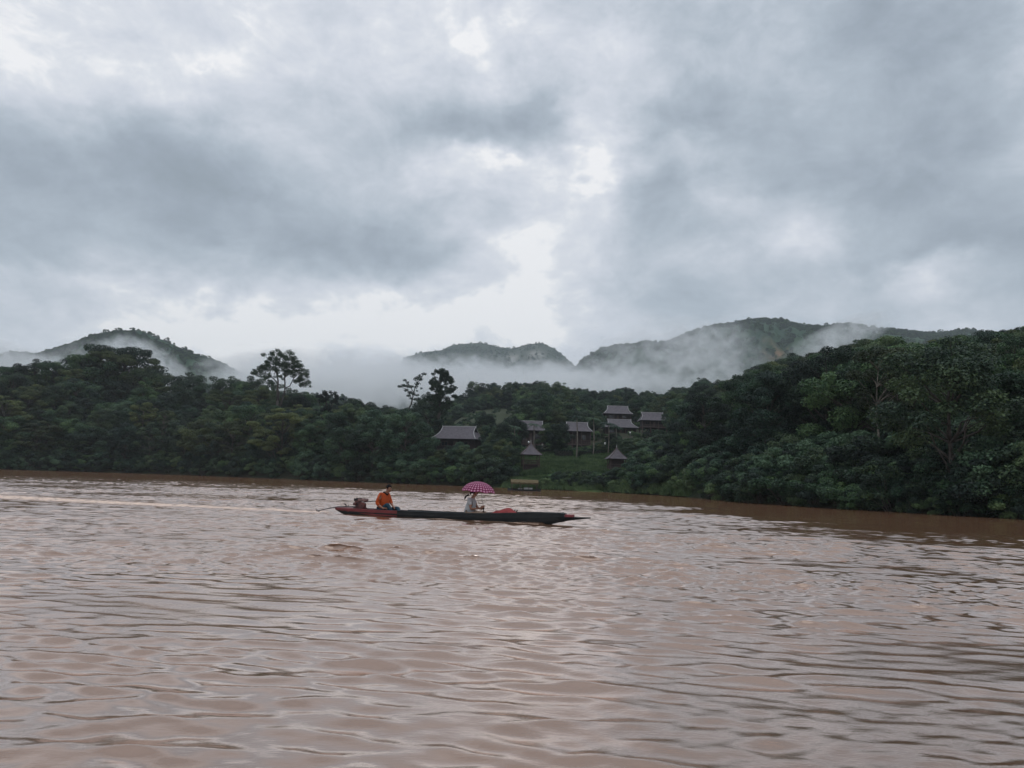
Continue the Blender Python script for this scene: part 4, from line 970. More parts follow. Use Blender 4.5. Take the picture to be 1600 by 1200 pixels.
# moored thatched boat
def thatched_boat():
    p = at(819, 768, 92); p.z = 0; root = empty('thatched_boat', (p.x, 92, 0), R(3)); tag(root, 'moored boat with a thatched roof on posts by the grassy bank', 'boat')
    k = 92 / F; L = 46 * k
    secs = []
    for t in np.linspace(-1, 1, 13):
        w = .55 * (1 - abs(t) ** 3) + .08; zt = .18 + .14 * abs(t) ** 3; secs.append([Vector((t * L * .56, a * w, b)) for a, b in ((1, zt), (.8, -.1), (0, -.15), (-.8, -.1), (-1, zt))])
    m = MB(); m.grid(secs); m.build('hull', M['hull'], root, solid=.04)
    d = MB(); d.box((0, 0, .1), (L * .85, .85, .04)); d.build('deck', M['wood2'], root)
    d = MB(); d.box((.45, -.2, .26), (1.0, .4, .26)); d.box((-.5, -.1, .2), (.5, .4, .16)); d.build('bench', M['trim'], root)
    for sx in (-1, -.33, .33, 1):
        for sy in (-1, 1):
            q = MB(); q.box((sx * L * .42, sy * .5, .55), (.05, .05, .95)); q.build('post', M['wood2'], root)
    rows = []
    for a in np.linspace(-1, 1, 11):
        rows.append([Vector((t * L * .46, a * .72 + .02 * math.sin(t * 31 + a * 9), 1.26 - .34 * abs(a) ** 1.8 + .02 * math.sin(t * 17 + a * 4))) for t in np.linspace(-1, 1, 15)])
    m = MB(); m.grid(rows); r = m.build('roof', M['thatch'], root, solid=.13)
    fr = MB(); g = np.random.default_rng(5)
    for _ in range(420):
        t = g.uniform(-1, 1) * L * .46; s = g.choice([-1, 1]); l = g.uniform(.06, .2); fr.tube([(t, s * .70, .95), (t + g.normal(0, .03), s * (.74 + g.uniform(0, .04)), .93 - l)], [.02, .006], 4)
    fr.build('fringe', M['thatch'], r)
thatched_boat()

# ------------------------------------------------------------------ mountains
def fbm2(x, y, seed, oct_=5, s0=180.0):
    g = np.random.default_rng(seed); out = np.zeros_like(x); a = 1.0; s = s0
    for _ in range(oct_):
        for _ in range(3):
            th = g.uniform(0, 6.28); out += a / 1.7 * np.sin((x * np.cos(th) + y * np.sin(th)) / s * 6.28 + g.uniform(0, 6.28) + .6 * np.sin((x * np.sin(th) - y * np.cos(th)) / s * 4 + g.uniform(0, 6.28)))
        a *= .5; s *= .52
    return out
def mountain(name, ridge, depth, wf, wb, matl, amp, seed, step, treeh, ntree, keys, tsc, label, sharp=1.0, patch_=None, rock=0):
    rp = [at(px, py, depth) for px, py in ridge]; rx = np.array([p.x for p in rp]); rz = np.array([p.z for p in rp]) - treeh * .8
    xs = np.arange(rx[0], rx[-1] + step, step); zr = np.interp(xs, rx, rz)
    ts = np.concatenate([np.linspace(0, 1, int(wf / step) + 1), 1 + np.linspace(0, 1, int(wb / step / 2) + 1)[1:]])
    X, T = np.meshgrid(xs, ts, indexing='ij'); Zr = zr[:, None] * np.ones_like(T)
    Y = np.where(T <= 1, depth - wf * (1 - T), depth + wb * (T - 1)); tt = np.where(T <= 1, T, 2 - T)
    pf = (1 - (1 - tt) ** 1.7) * .6 + .4 * tt * tt * (3 - 2 * tt) if sharp < 1.5 else np.clip(1.15 * tt ** .5 - .15, 0, 1)
    nz = fbm2(X, Y * 1.3, seed)
    env = np.clip((1 - tt) * 2.2, 0, 1) * np.clip(tt * 3, 0, 1)
    Z = Zr * pf + nz * amp * env + fbm2(X, Y, seed + 9, 3, 40.0) * amp * .12 * np.clip((1 - tt) * 3, .15, 1)
    lim = np.interp(X * depth / Y, rx, rz) * (Y / depth) - (3 + 14 * (1 - tt))
    Z = np.where(T < .985, np.minimum(Z, lim + np.minimum(0, (Z - lim)) * 0), Z)
    Z = Z - 4 * (tt < .02)
    n, m = X.shape; idx = np.arange(n * m).reshape(n, m)
    q = np.stack([idx[:-1, :-1], idx[1:, :-1], idx[1:, 1:], idx[:-1, 1:]], -1).reshape(-1, 4)
    bare = np.zeros(n * m)
    if patch_:
        for (px, py, hw, hh) in patch_:
            c_ = (px, py); PX = 800 + F * X / Y; 
            el = (Z - CAM_H) / Y * F; Hor = 749.5 + .0314 * (PX - 800) * 1; PY = Hor - el
            bare = np.maximum(bare, (np.exp(-(((PX - px) / hw) ** 2 + ((PY - py) / hh) ** 2) ** 2) * (T <= 1)).ravel())
    me = np_mesh(name, np.stack([X, Y, Z], -1).reshape(-1, 3), q, attrs={'bare': ('POINT', bare)}, smooth=True)
    o = tag(mobj(name, me, matl), kind='structure')
    if ntree:
        g = np.random.default_rng(seed + 1); pts = []
        Zi = Z; tries = 0
        while len(pts) < ntree and tries < ntree * 6:
            tries += 1
            i = g.integers(0, n - 1); j = g.integers(0, m - 1)
            if T[i, j] > 1.25 or T[i, j] < .12: continue
            if bare[idx[i, j]] > .4 and g.random() < .93: continue
            if rock and T[i, j] < 1 and Z[i, j] > rock and g.random() < .5: continue
            a, b = g.random(2); x = X[i, j] + a * step; y = Y[i, j] + (Y[i, j + 1] - Y[i, j]) * b
            z = Z[i, j] * (1 - a) * (1 - b) + Z[i + 1, j] * a * (1 - b) + Z[i, j + 1] * (1 - a) * b + Z[i + 1, j + 1] * a * b
            s = tsc * g.uniform(.55, 1.1); 
            if .97 < T[i, j] < 1.05: s = tsc * g.choice([.35, .55, 1.0], p=[.68, .28, .04])
            pts.append((x, y, z - treeh * .25, s))
        scatter_stuff(name + '_forest', pts, keys, 1, .9, 1.1, label, 'forest')
    return o
def mount_mat(name, a, b, rockc, sc_):
    m = mat(name, a, .95, .05, b, sc_, 2.0, sc_ * 5, 8); t = m.node_tree; bs_ = t.nodes['Principled BSDF']
    old = bs_.inputs['Base Color'].links[0].from_socket
    ba = nd(t, 'ShaderNodeAttribute', attribute_name='bare'); n_ = noise(t, nd(t, 'ShaderNodeTexCoord').outputs['Object'], .03, 5, .65)
    mr = nd(t, 'ShaderNodeMapRange', inp={1: .36, 2: .48}); t.links.new(n_.outputs[0], mr.inputs[0])
    x = nd(t, 'ShaderNodeMix', data_type='RGBA'); t.links.new(mth(t, 'MULTIPLY', ba.outputs['Fac'], mr.outputs[0]), x.inputs[0]); t.links.new(old, x.inputs[6]); x.inputs[7].default_value = (*rockc, 1)
    t.links.new(x.outputs[2], bs_.inputs['Base Color'])
    return m
MM1 = mount_mat('mountain_green', (.022, .050, .034), (.044, .080, .046), (.25, .14, .085), .012)
MM2 = mount_mat('mountain_karst', (.030, .045, .030), (.060, .070, .050), (.26, .25, .23), .01)
FK = ['broad', 'lumpy', 'blue', 'lumpy', 'vine']
mountain('left_mountain', [(-420, 700), (-200, 600), (-40, 560), (15, 541), (60, 546), (100, 532), (150, 515), (185, 508), (215, 510), (250, 526), (290, 541), (340, 556), (370, 572), (400, 590), (440, 610), (520, 650)],
         900, 330, 260, MM1, 17, 31, 9, 7, 7500, FK, .62, 'forest covering the green mountain at the left')
mountain('karst_mountain', [(560, 660), (600, 600), (618, 575), (632, 556), (660, 547), (690, 544), (705, 536), (750, 532), (775, 538), (800, 542), (820, 536), (845, 532), (865, 541), (880, 552), (900, 570), (960, 620), (1010, 660)],
         2300, 500, 400, MM2, 26, 32, 16, 8, 6000, FK, .7, 'forest covering the steep distant mountain in the centre', sharp=2, patch_=[(835, 555, 14, 8), (800, 560, 10, 7)])
mountain('right_mountain', [(780, 690), (830, 640), (880, 585), (905, 560), (940, 538), (985, 531), (1010, 527), (1040, 530), (1070, 516), (1110, 503), (1150, 497), (1175, 492), (1225, 493), (1250, 502), (1290, 503), (1320, 499), (1370, 506), (1400, 508), (1440, 514), (1480, 513), (1515, 508), (1540, 516), (1600, 545), (1750, 600), (1900, 650)],
         1250, 480, 350, MM1, 26, 33, 11, 8, 9500, FK, .78, 'forest covering the long mountain at the right', patch_=[(1212, 551, 24, 6)])
mountain('valley_hill', [(280, 700), (400, 640), (480, 606), (530, 612), (600, 634), (680, 660), (760, 690)],
         620, 180, 120, MM1, 7, 34, 9, 7, 1100, FK, .75, 'forest on the mist wrapped low hill in the centre')

# ------------------------------------------------------------------ long-tail boat
def boat():
    root = empty('longtail_boat', B0, BANG); tag(root, 'long narrow dark motor boat with a red painted stern crossing the river', 'boat')
    def st_(X):   # half width, bottom z, top z
        w = np.interp(X, [0, .5, 1.5, 3.5, 5.5, 6.8, 7.5, 7.9, 8.36], [.20, .30, .38, .43, .42, .33, .20, .13, .03])
        zb = np.interp(X, [0, .3, .8, 5.5, 6.9, 7.4, 7.9, 8.36], [.13, .0, -.08, -.10, -.06, .07, .17, .235])
        zt = np.interp(X, [0, 1, 2.5, 4, 5.2, 6.5, 7.5, 8.36], [.205, .21, .20, .20, .24, .31, .335, .34]); return w, zb, zt
    Xs = list(np.linspace(0, 7.6, 40)); m = MB(); outer = []
    for X in Xs:
        w, zb, zt = st_(X); ch = zb + .3 * (zt - zb)
        o = [(w, zt), (w * .96, (zt + ch) / 2), (w * .84, ch), (w * .55, zb), (0, zb - .01)]; o = o + [(-a, b) for a, b in o[-2::-1]]
        i = [(-(w - .03), zt), (-(w * .84 - .03), ch + .02), (-(w * .5), zb + .05), (w * .5, zb + .05), (w * .84 - .03, ch + .02), (w - .03, zt)]
        outer.append([Vector((X, a, b)) for a, b in o + i + [o[0]]])
    m.grid(outer); n = len(outer[0]) - 1
    m.add(outer[0][:n], [tuple(range(n))]); m.add(outer[-1][:n], [tuple(range(n))[::-1]])
    hull = m.build('hull', M['hull'], root)
    # pointed bow slab
    m = MB(); rows = []
    for X in np.linspace(7.4, 8.36, 9):
        t = (X - 7.4) / .96; w = .205 * (1 - t) ** .8 + .02; zt = .235 + .02 * t; zb = .065 + .16 * t ** .8
        rows.append([Vector((X, a * w, b)) for a, b in ((1, zt), (.8, (zb + zt) / 2), (0, zb), (-.8, (zb + zt) / 2), (-1, zt), (1, zt))])
    m.grid(rows); m.add(rows[-1][:5], [(4, 3, 2, 1, 0)]); m.build('bow', M['hull'], root)
    m = MB(); m.box((7.72, 0, .268), (.26, .26, .085)); m.build('bow_block', M['hullred'], root, bevel=.01)
    # foredeck boards
    m = MB(); m.box((7.25, 0, .333), (.62, .36, .025)); m.build('foredeck', M['hull'], root)
    # painted stern strakes
    for sg in (-1, 1):
        m = MB(); rows = []
        for X in np.linspace(.02, 2.28, 14):
            w, zb, zt = st_(X); lo = zt - min(.17, .05 + .09 * X); w2 = lambda z: w * (.84 + .16 * min(1, max(0, (z - (zb + .3 * (zt - zb))) / (.7 * (zt - zb)))))
            rows.append([Vector((X, sg * (w2(lo) + .006), lo)), Vector((X, sg * (w2((lo + zt) / 2) + .010), (lo + zt) / 2)), Vector((X, sg * (w + .008), zt + .004)), Vector((X, sg * (w - .035), zt + .006))])
        m.grid(rows); m.build('painted_strake', M['hullred'], root, solid=.006)
        m = MB(); m.tube([Vector((X, sg * (st_(X)[0] - .0), st_(X)[2] + .008)) for X in np.linspace(2.3, 7.5, 20)], .017, 6); m.build('gunwale', M['hull'], root)
    m = MB(); m.add([(.0, -.2, .214), (.55, -.29, .216), (.55, .29, .216), (.0, .2, .214), (.0, -.2, .19), (.55, -.29, .19), (.55, .29, .19), (0, .2, .19)], [(0, 1, 2, 3), (7, 6, 5, 4), (0, 4, 5, 1), (1, 5, 6, 2), (2, 6, 7, 3), (3, 7, 4, 0)]); m.build('stern_deck', M['hullred'], root)
    m = MB(); m.box((3.6, 0, -.0), (6.0, .52, .02)); m.build('floor_boards', M['hullin'], root)
    for X in (2.9, 3.9, 5.9, 6.6):
        w, zb, zt = st_(X); m = MB(); m.box((X, 0, zt - .045), (.14, w * 2 - .08, .025)); m.build('thwart', M['hullin'], root)
    # engine
    ex = .82; m = MB(); m.box((ex, 0, .30), (.30, .24, .19), taper=.85); m.box((ex - .02, 0, .225), (.40, .20, .04)); m.box((ex - .10, .0, .41), (.16, .18, .10)); m.tube([(ex + .12, -.13, .32), (ex + .12, -.19, .32)], .11, 14); m.tube([(ex - .14, -.08, .35), (ex - .14, -.2, .36)], .05, 10)
    eng = m.build('engine', M['engred'], root, bevel=.008)
    m = MB(); m.box((ex + .07, 0, .485), (.30, .2, .10)); m.build('fuel_tank', M['tank'], eng, bevel=.025)
    m = MB(); m.tube([(ex - .17, 0, .44), (ex - .17, 0, .53)], [.085, .085], 12); m.tube([(ex - .02, 0, .53), (ex - .02, 0, .56)], .035, 10); m.box((ex - .06, -.02, .525), (.16, .12, .05)); m.build('air_filter', M['black'], eng)
    m = MB(); m.tube([(ex - .12, .1, .36), (ex - .24, .13, .40), (ex - .27, .13, .48)], .028, 8); m.build('exhaust', M['metal'], eng)
    m = MB()
    for k in range(5): m.box((ex - .05, -.125, .27 + k * .035), (.16, .02, .012))
    m.build('cooling_fins', M['metal'], eng)
    m = MB(); m.tube([(ex + .1, 0, .42), (ex + .45, -.06, .47), (ex + .62, -.08, .46)], .014, 7); m.build('tiller', M['metal'], eng)
    m = MB(); m.tube([(ex - .2, 0, .26), (.0, 0, .235), (-.35, 0, .17), (-.72, 0, .08)], [.022, .018, .016, .014], 8); sh = m.build('propeller_shaft', M['metal'], root)
    m = MB(); m.tube([(-.69, 0, .07), (-.79, 0, .03)], .03, 8)
    for k in range(2):
        m.box((-.76, 0, .03), (.02, .04, .20), rot=Matrix.Rotation(math.pi * .5 * 0 + .4 + k * math.pi / 2, 3, 'X'))
    m.build('propeller', M['metal'], sh)
    m = MB(); m.tube([(.3, 0, .25), (.28, -.02, .33), (.22, -.03, .34)], .02, 6); m.tube([(.35, .02, .25), (.36, .02, .31)], .015, 6); m.build('bracket', M['metal'], root)
boat()

# ------------------------------------------------------------------ people
def skin_obj(name, chains, mat_, parent, sub=2):
    """chains: list of lists of (key, (x,y,z), r); keys shared between chains join them"""
    verts, radii, edges, idx = [], [], [], {}
    for ch in chains:
        prev = None
        for key, co, r in ch:
            if key not in idx: idx[key] = len(verts); verts.append(co); radii.append(r)
            if prev is not None: edges.append((prev, idx[key]))
            prev = idx[key]
    me = bpy.data.meshes.new(name); me.from_pydata(verts, edges, []); o = mobj(name, me, mat_, parent)
    o.modifiers.new('skin', 'SKIN').use_smooth_shade = True
    for i, sv in enumerate(me.skin_vertices[0].data):
        r = radii[i]; sv.radius = (r, r) if isinstance(r, (int, float)) else r; sv.use_root = (i == 0)
    s = o.modifiers.new('sub', 'SUBSURF'); s.levels = sub; s.render_levels = sub
    return o
def hand(key, wrist, fwd, palmn, side, curl=.6):
    """finger chains: fwd = hand direction, palmn = palm normal, side = thumb side"""
    w, f, n, s = Vector(wrist), Vector(fwd).normalized(), Vector(palmn).normalized(), Vector(side).normalized()
    pc = w + f * .055; ch = [[(key, wrist, .024), (key + 'p', tuple(pc), (.034, .020))]]
    for i, (o, L) in enumerate(((.030, .068), (.010, .076), (-.010, .070), (-.029, .055))):
        k0 = w + f * .088 + s * o; d1 = (f + n * curl * .7).normalized(); d2 = (f * .35 + n * curl * 1.6).normalized()
        a = k0 + d1 * L * .5; b = a + d2 * L * .5
        ch.append([(key + 'p', tuple(pc), .03), (f'{key}k{i}', tuple(k0), .011), (f'{key}a{i}', tuple(a), .009), (f'{key}b{i}', tuple(b), .007)])
    t0 = w + f * .03 + s * .034; t1 = t0 + (s * .5 + f * .7 + n * .5).normalized() * .035; t2 = t1 + (f * .6 + n * .8).normalized() * .028
    ch.append([(key + 'p', tuple(pc), .03), (key + 't0', tuple(t0), .013), (key + 't1', tuple(t1), .010), (key + 't2', tuple(t2), .008)])
    return ch
def head_parts(root, c, yaw, pitch, hair_long=False):
    """hair, eyes and mouth round a head centred at c that looks along yaw"""
    Rm = Matrix.Rotation(yaw, 3, 'Z') @ Matrix.Rotation(pitch, 3, 'Y'); c = Vector(c)
    T = lambda x, y, z: c + Rm @ Vector((x, y, z))
    h = MB(); rows = []
    for i in range(9):
        ph = math.pi / 2 * (1 - i / 8 * 1.25); row = []
        for j in range(19):
            th = 2 * math.pi * j / 18; fwd = math.cos(th)
            lo = ph if not (fwd > .35 and ph < .55) else .55 + (ph - .55) * .12
            wob = 1 + .03 * math.sin(5 * th + i)
            row.append(T(.098 * wob * math.cos(lo) * math.cos(th) - .008, .083 * wob * math.cos(lo) * math.sin(th), .022 + .108 * math.sin(lo) * wob))
        rows.append(row)
    h.grid(rows)
    if hair_long:
        h.tube([T(-.08, 0, .03), T(-.12, .0, -.0), T(-.15, .0, -.05)], [.035, .03, .025], 8)
    h.build('hair', M['hair'], root, smooth=True)
    for s in (-1, 1):
        e = MB(); e.sphere(T(.083, s * .032, .012), .010, 8, 6); e.build('eye', M['eye'], root, smooth=True)
def W2B(X, Y=0, Z=0): return B0 + BDIR * X + BN * Y + Vector((0, 0, Z))
def man():
    root = empty('person', W2B(1.60, 0, .06), BANG - .25, 1.04); tag(root, 'person in an orange shirt and dark trousers sitting beside the engine', 'person')
    sh = [(s, (.06, s * .17, .60)) for s in (-1, 1)]
    hd = (.215, 0, .79)
    body = [[('pel', (0, 0, .12), (.13, .11)), ('bel', (.01, 0, .28), (.125, .10)), ('che', (.05, 0, .48), (.135, .10)), ('nkb', (.09, 0, .62), .07), ('nk', (.13, 0, .68), .05), ('jaw', (.185, 0, .745), (.055, .06)), ('sk', hd, (.09, .10)), ('crn', (.20, 0, .855), (.065, .075))],
            [('jaw', 0, 0), ('chin', (.245, 0, .722), .028)], [('sk', 0, 0), ('nose', (.298, 0, .775), .013)],
            [('che', 0, 0), ('sL', (.06, .17, .59), .058), ('eL', (.10, .25, .36), .044), ('wL', (.30, .13, .25), .026)],
            [('che', 0, 0), ('sR', (.05, -.17, .59), .058), ('eR', (-.02, -.27, .33), .044), ('wR', (.20, -.22, .19), .026)],
            [('pel', 0, 0), ('hL', (.03, .10, .11), .085), ('kL', (.42, .22, .20), .062), ('aL', (.62, .05, .05), .038), ('fL', (.74, .03, .03), .030)],
            [('pel', 0, 0), ('hR', (.03, -.10, .11), .085), ('kR', (.31, -.16, .33), .062), ('aR', (.42, -.08, .05), .038), ('fR', (.54, -.08, .03), .030)]]
    body += hand('wL', (.30, .13, .25), (1, -.5, -.3), (0, -.2, -1), (.3, -1, .3)) + hand('wR', (.20, -.22, .19), (1, .35, .2), (0, .2, -1), (.2, 1, .3))
    fix = {}
    for ch in body:
        for k, co, r in ch:
            if co != 0 and k not in fix: fix[k] = (co, r)
    body = [[(k, fix[k][0], fix[k][1]) for k, co, r in ch] for ch in body]
    b = skin_obj('body', body, M['skin'], root)
    head_parts(root, (hd[0] - .0, 0, .795), 0, .05)
    e = MB()
    for s in (-1, 1): e.sphere((.185, s * .088, .785), (.018, .010, .03), 8, 6)
    e.build('ears', M['skin'], root, smooth=True)
    skin_obj('shirt', [[('a', (-.01, 0, .13), (.155, .13)), ('b', (.0, 0, .28), (.15, .125)), ('c', (.04, 0, .47), (.165, .125)), ('d', (.09, 0, .62), (.085, .08))],
        [('c', 0, 0), ('e', (.05, .175, .60), .075), ('f', (.09, .25, .40), .062), ('g', (.17, .21, .33), .05)], [('c', 0, 0), ('h', (.04, -.175, .60), .075), ('i', (-.02, -.27, .36), .064), ('j', (.05, -.255, .27), .052)]], M['orange'], root) if False else None
    def fixed(chs):
        fx = {}
        for ch in chs:
            for k, co, r in ch:
                if co != 0 and k not in fx: fx[k] = (co, r)
        return [[(k, *fx[k]) for k, _, _ in ch] for ch in chs]
    skin_obj('shirt', fixed([[('a', (-.02, 0, .12), (.18, .17)), ('b', (.0, 0, .28), (.18, .16)), ('c', (.04, 0, .47), (.19, .155)), ('d', (.085, 0, .62), (.085, .08))],
        [('c', 0, 0), ('e', (.05, .175, .60), .078), ('f', (.095, .25, .39), .062), ('g', (.18, .21, .32), .048)], [('c', 0, 0), ('h', (.045, -.178, .595), .09), ('i', (-.02, -.27, .35), .064), ('j', (.07, -.255, .27), .050)]]), M['orange'], root)
    skin_obj('trousers', fixed([[('a', (0, 0, .09), (.16, .13)), ('b', (.05, .10, .10), .10), ('c', (.42, .22, .20), .076), ('d', (.60, .07, .07), .052)], [('a', 0, 0), ('e', (.05, -.10, .10), .10), ('f', (.31, -.16, .33), .078), ('g', (.415, -.09, .09), .054)]]), M['tealcloth'], root)
    m = MB(); m.tube([(.04, -.06, .66), (.10, -.08, .68), (.15, -.06, .63), (.16, 0, .60), (.15, .06, .63), (.10, .08, .68), (.04, .06, .66), (.02, 0, .68), (.04, -.06, .66)], .02, 6); m.build('collar', M['darkcloth'], root, smooth=True)
    return fixed
fixed = man()
def woman():
    root = empty('person', W2B(4.58, 0, .03), BANG, 1.08); tag(root, 'person in a light grey shirt holding up the checked umbrella', 'person')
    hd = (.13, 0, .76)
    body = [[('pel', (0, 0, .13), (.14, .12)), ('bel', (.0, 0, .28), (.115, .10)), ('che', (.02, 0, .46), (.12, .095)), ('nkb', (.05, 0, .59), .06), ('nk', (.08, 0, .65), .043), ('jaw', (.12, 0, .71), (.05, .055)), ('sk', hd, (.078, .088)), ('crn', (.12, 0, .825), (.055, .065))],
            [('jaw', 0, 0), ('chin', (.172, 0, .688), .025)], [('sk', 0, 0), ('nose', (.222, 0, .735), .012)],
            [('che', 0, 0), ('sL', (.03, .15, .56), .05), ('eL', (.14, .19, .34), .038), ('wL', (.32, .05, .30), .023)],
            [('che', 0, 0), ('sR', (.03, -.15, .56), .05), ('eR', (.08, -.20, .30), .040), ('wR', (.31, -.05, .33), .023)],
            [('pel', 0, 0), ('hL', (.03, .10, .12), .085), ('kL', (.42, .20, .18), .06), ('aL', (.30, -.02, .06), .036), ('fL', (.22, -.10, .05), .03)],
            [('pel', 0, 0), ('hR', (.03, -.10, .12), .085), ('kR', (.40, -.22, .20), .06), ('aR', (.46, .02, .06), .036), ('fR', (.52, .10, .05), .03)]]
    body += hand('wL', (.32, .05, .30), (.9, -.25, .5), (.2, -1, 0), (0, -.3, 1), 1.1) + hand('wR', (.31, -.05, .33), (.9, .25, .5), (.2, 1, 0), (0, .3, 1), 1.1)
    skin_obj('body', fixed(body), M['skin'], root)
    head_parts(root, (.13, 0, .755), 0, .1, True)
    skin_obj('shirt', fixed([[('a', (-.02, 0, .13), (.185, .19)), ('b', (-.02, 0, .28), (.175, .165)), ('c', (.01, 0, .45), (.17, .145)), ('d', (.045, 0, .58), (.08, .07))],
        [('c', 0, 0), ('e', (.02, .155, .565), .072), ('f', (.09, .19, .42), .062)], [('c', 0, 0), ('h', (.02, -.155, .565), .072), ('i', (.055, -.19, .40), .064)]]), M['greycloth'], root)
    skin_obj('trousers', fixed([[('a', (0, 0, .10), (.165, .14)), ('b', (.05, .10, .12), .10), ('c', (.41, .20, .18), .076), ('d', (.33, .03, .08), .055)], [('a', 0, 0), ('e', (.05, -.10, .12), .10), ('f', (.39, -.22, .20), .078), ('g', (.44, -.03, .08), .055)]]), M['khaki'], root)
    m = MB(); m.tube([(-.06, 0, .70), (-.13, -.02, .66), (-.17, -.03, .60), (-.175, -.03, .55)], [.03, .022, .025, .008], 8); m.build('ponytail', M['hair'], root, smooth=True)
woman()
def umbrella():
    g0_ = W2B(4.58 + .43, 0, 0); top = 1.205; root = empty('umbrella', (g0_.x, g0_.y, .30), BANG); tag(root, 'open magenta umbrella with white checks held over the seated passenger', 'umbrella')
    zt = top - .30; Rr = .53; hh = .31; tilt = Matrix.Rotation(R(4), 3, 'Y')
    def cp(th, t):
        k = t; sc_ = 1 - .055 * (1 - abs(math.cos(th * 4))) * t * t
        zs = .03 * (math.cos(th * 4) ** 2 - .5) * t * t * -1
        r = Rr * math.sin(k * 1.22) / math.sin(1.22) * sc_; z = -hh * (1 - math.cos(k * 1.22)) / (1 - math.cos(1.22)) + zs
        return tilt @ Vector((r * math.cos(th), r * math.sin(th), z)) + Vector((-.17, 0, zt))
    m = MB(); m.grid([[cp(2 * math.pi * j / 64, i / 12) for j in range(65)] for i in range(13)]); uv = [(j / 64, i / 12) for i in range(13) for j in range(65)]
    mm = bpy.data.materials.new('checked_fabric'); mm.use_nodes = True; t = mm.node_tree; b = t.nodes['Principled BSDF']; b.inputs['Roughness'].default_value = .7; b.inputs['Specular IOR Level'].default_value = .2
    tcn = nd(t, 'ShaderNodeTexCoord'); s_ = nd(t, 'ShaderNodeSeparateXYZ'); t.links.new(tcn.outputs['Object'], s_.inputs[0])
    ln = []
    for ax in (0, 1):
        fr = mth(t, 'FRACT', mth(t, 'MULTIPLY', nd(t, 'ShaderNodeAttribute', attribute_name=('ang', 'rad')[ax]).outputs['Fac'], (32.0, 7.0)[ax])); ln.append(mth(t, 'LESS_THAN', mth(t, 'ABSOLUTE', mth(t, 'SUBTRACT', fr, .5)), .2))
    sm_ = mth(t, 'MULTIPLY', mth(t, 'ADD', ln[0], ln[1]), .5); r_ = nd(t, 'ShaderNodeValToRGB'); t.links.new(sm_, r_.inputs[0]); r_.color_ramp.interpolation = 'CONSTANT'
    e = r_.color_ramp.elements; e[0].color = (.15, .016, .060, 1); e[1].position = .9; e[1].color = (.66, .42, .53, 1); q = e.new(.3); q.color = (.30, .070, .16, 1)
    t.links.new(r_.outputs[0], b.inputs['Base Color'])
    tr_ = nd(t, 'ShaderNodeBsdfTranslucent'); t.links.new(r_.outputs[0], tr_.inputs[0]); mx_ = nd(t, 'ShaderNodeMixShader', inp={0: .35}); t.links.new(b.outputs[0], mx_.inputs[1]); t.links.new(tr_.outputs[0], mx_.inputs[2]); t.links.new(mx_.outputs[0], t.nodes['Material Output'].inputs[0])
    co = m.build('canopy', mm, root, smooth=True)
    for an, q_ in (('ang', 0), ('rad', 1)): co.data.attributes.new(an, 'FLOAT', 'POINT').data.foreach_set('value', np.array([u[q_] for u in uv], dtype=np.float32))
    for k in range(8):
        th = math.pi * k / 4 ; rb = MB(); rb.tube([cp(th, i / 8) - Vector((0, 0, .008)) for i in range(9)], .003, 4); rb.build('rib', M['metal'], root)
    m = MB(); m.tube([(-.17, 0, zt + .05), (-.08, 0, zt * .5), (0, 0, .1)], .006, 6); m.build('shaft', M['metal'], root)
    m = MB(); m.tube([(0, 0, .13), (.003, 0, -.03)], .016, 8); m.build('handle', M['black'], root, smooth=True)
umbrella()
def sack():
    c_ = W2B(5.66, 0, .05); root = empty('sack', c_, BANG); tag(root, 'lumpy red sack lying in the boat in front of the passenger', 'sack')
    m = MB(); rows = []
    for i in range(15):
        ph = -math.pi / 2 + math.pi * i / 14; row = []
        for j in range(25):
            th = 2 * math.pi * j / 24; x = math.cos(ph) * math.cos(th); y = math.cos(ph) * math.sin(th); z = math.sin(ph)
            k = 1 + .06 * math.sin(5 * th + 3 * z) + .05 * math.sin(9 * x + 7 * z)
            h = .15 * (1 + .75 * x) * (1 if x < .45 else 1 - .9 * (x - .45)) + .015 * math.sin(13 * y + 6 * x) if z > 0 else .1
            row.append(Vector((.50 * x * k, .27 * y * k, .16 + z * h * k * 1.15)))
        rows.append(row)
    m.grid(rows); m.build('bag', M['sack'], root, smooth=True)
    m = MB()
    for a, b in ((.34, .0), (.40, .03)): m.tube([(a, b, .22), (a + .01, b, .29), (a + .03, b - .01, .335)], [.03, .018, .022], 7)
    m.build('knot', M['black'], root, smooth=True)
    m = MB(); m.box((-.43, -.12, .17), (.12, .1, .07)); m.build('wrapping', M['white'], root, bevel=.03)
sack()

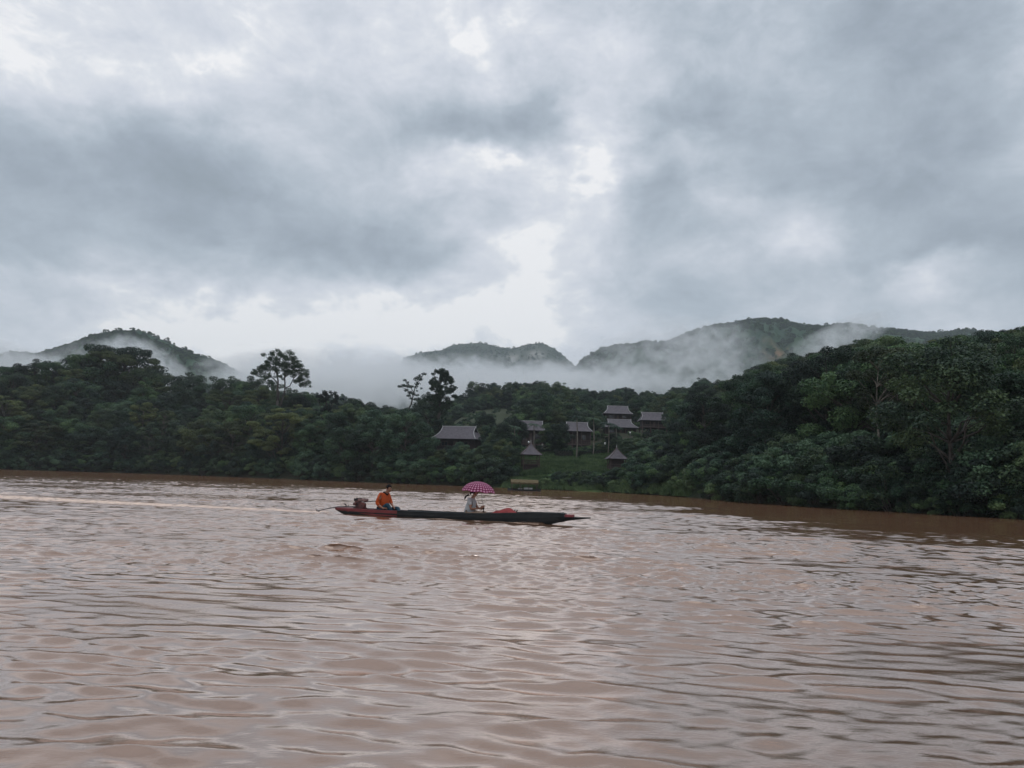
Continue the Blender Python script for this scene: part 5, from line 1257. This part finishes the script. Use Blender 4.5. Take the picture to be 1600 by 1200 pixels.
# ------------------------------------------------------------------ mist banks and haze
def mist(px, py, depth, hw, hh, hd, dens, seed, slant=0.0, nsc=1.0, lo=.42, hi=.62):
    c = at(px, py, depth); k = depth / F; sx, sy, sz = hw * k, hd, hh * k
    m = MB(); m.sphere((0, 0, 0), 1.0, 20, 12)
    o = m.build('mist', None); o.location = c; o.scale = (sx, sy, sz); o.rotation_euler = (0, slant, 0)
    mt = bpy.data.materials.new('mist'); mt.use_nodes = True; t = mt.node_tree; t.nodes.clear()
    tcn = nd(t, 'ShaderNodeTexCoord'); ob = tcn.outputs['Object']
    wv = vmth(t, 'MULTIPLY_ADD', ob, (sx, sy, sz * 1.3), (seed * 131.0, seed * 57.0, 0))
    wn = noise(t, wv, .011 * nsc, 3, .6); ow = vmth(t, 'ADD', ob, vmth(t, 'MULTIPLY_ADD', wn.outputs['Color'], (.5, .5, 1.5), (-.25, -.25, -.62)))
    edge = mth(t, 'MULTIPLY', mth(t, 'SUBTRACT', 1.0, vmth(t, 'DOT_PRODUCT', ob, ob), clamp=True), 5.0, clamp=True)
    r2 = vmth(t, 'DOT_PRODUCT', ow, ow); fall = mth(t, 'MULTIPLY', mth(t, 'POWER', mth(t, 'SUBTRACT', 1.0, r2, clamp=True), 1.1), edge)
    n = noise(t, wv, .026 * nsc, 6, .70, 1.0)
    mr = nd(t, 'ShaderNodeMapRange', inp={1: lo, 2: hi}); t.links.new(n.outputs[0], mr.inputs[0])
    d = mth(t, 'MULTIPLY', mth(t, 'MULTIPLY', fall, mr.outputs[0]), dens)
    v = nd(t, 'ShaderNodeVolumePrincipled', inp={'Anisotropy': .55}); v.inputs['Color'].default_value = (.99, .995, 1, 1); t.links.new(d, v.inputs['Density'])
    ou = nd(t, 'ShaderNodeOutputMaterial'); t.links.new(v.outputs[0], ou.inputs['Volume'])
    o.data.materials.append(mt)
    tag(o, kind='stuff')
    return o
MI = [(530, 592, 760, 240, 54, 100, .072, 1, 0, 1.7, .43, .57), (745, 596, 1500, 190, 46, 180, .036, 2, .04, 1.3, .44, .60), (900, 604, 900, 250, 44, 110, .060, 3, 0, 1.5, .43, .58),
      (232, 574, 620, 80, 46, 55, .085, 4, .55, 3.0, .45, .57), (15, 564, 620, 100, 34, 60, .07, 5, .1, 1.7, .41, .57), (150, 556, 620, 95, 26, 50, .04, 8, -.3, 3.0, .47, .6),
      (1105, 570, 760, 115, 85, 80, .034, 6, 0, 1.8, .46, .61), (1310, 527, 780, 95, 34, 60, .040, 7, -.45, 2.0, .44, .6), (1020, 550, 900, 170, 60, 80, .022, 9, -.2, 1.6, .46, .62), (400, 606, 700, 85, 32, 60, .04, 10, .2, 1.8, .40, .56)]
for i, a in enumerate(MI):
    o = mist(*a); tag(o, f'pale mist drifting low over the hills, bank {ORD[i]} of ten', 'mist')
hz = MB(); hz.box((0, 1400, 270), (6400, 3600, 546)); hz = hz.build('haze', None)
mt = bpy.data.materials.new('haze'); mt.use_nodes = True; t = mt.node_tree; t.nodes.clear()
v = nd(t, 'ShaderNodeVolumePrincipled', inp={'Density': .00016, 'Anisotropy': .1}); v.inputs['Color'].default_value = (.86, .95, 1, 1)
ou = nd(t, 'ShaderNodeOutputMaterial'); t.links.new(v.outputs[0], ou.inputs['Volume']); hz.data.materials.append(mt); tag(hz, 'thin pale haze in the humid air over river and hills', 'haze', kind='stuff')
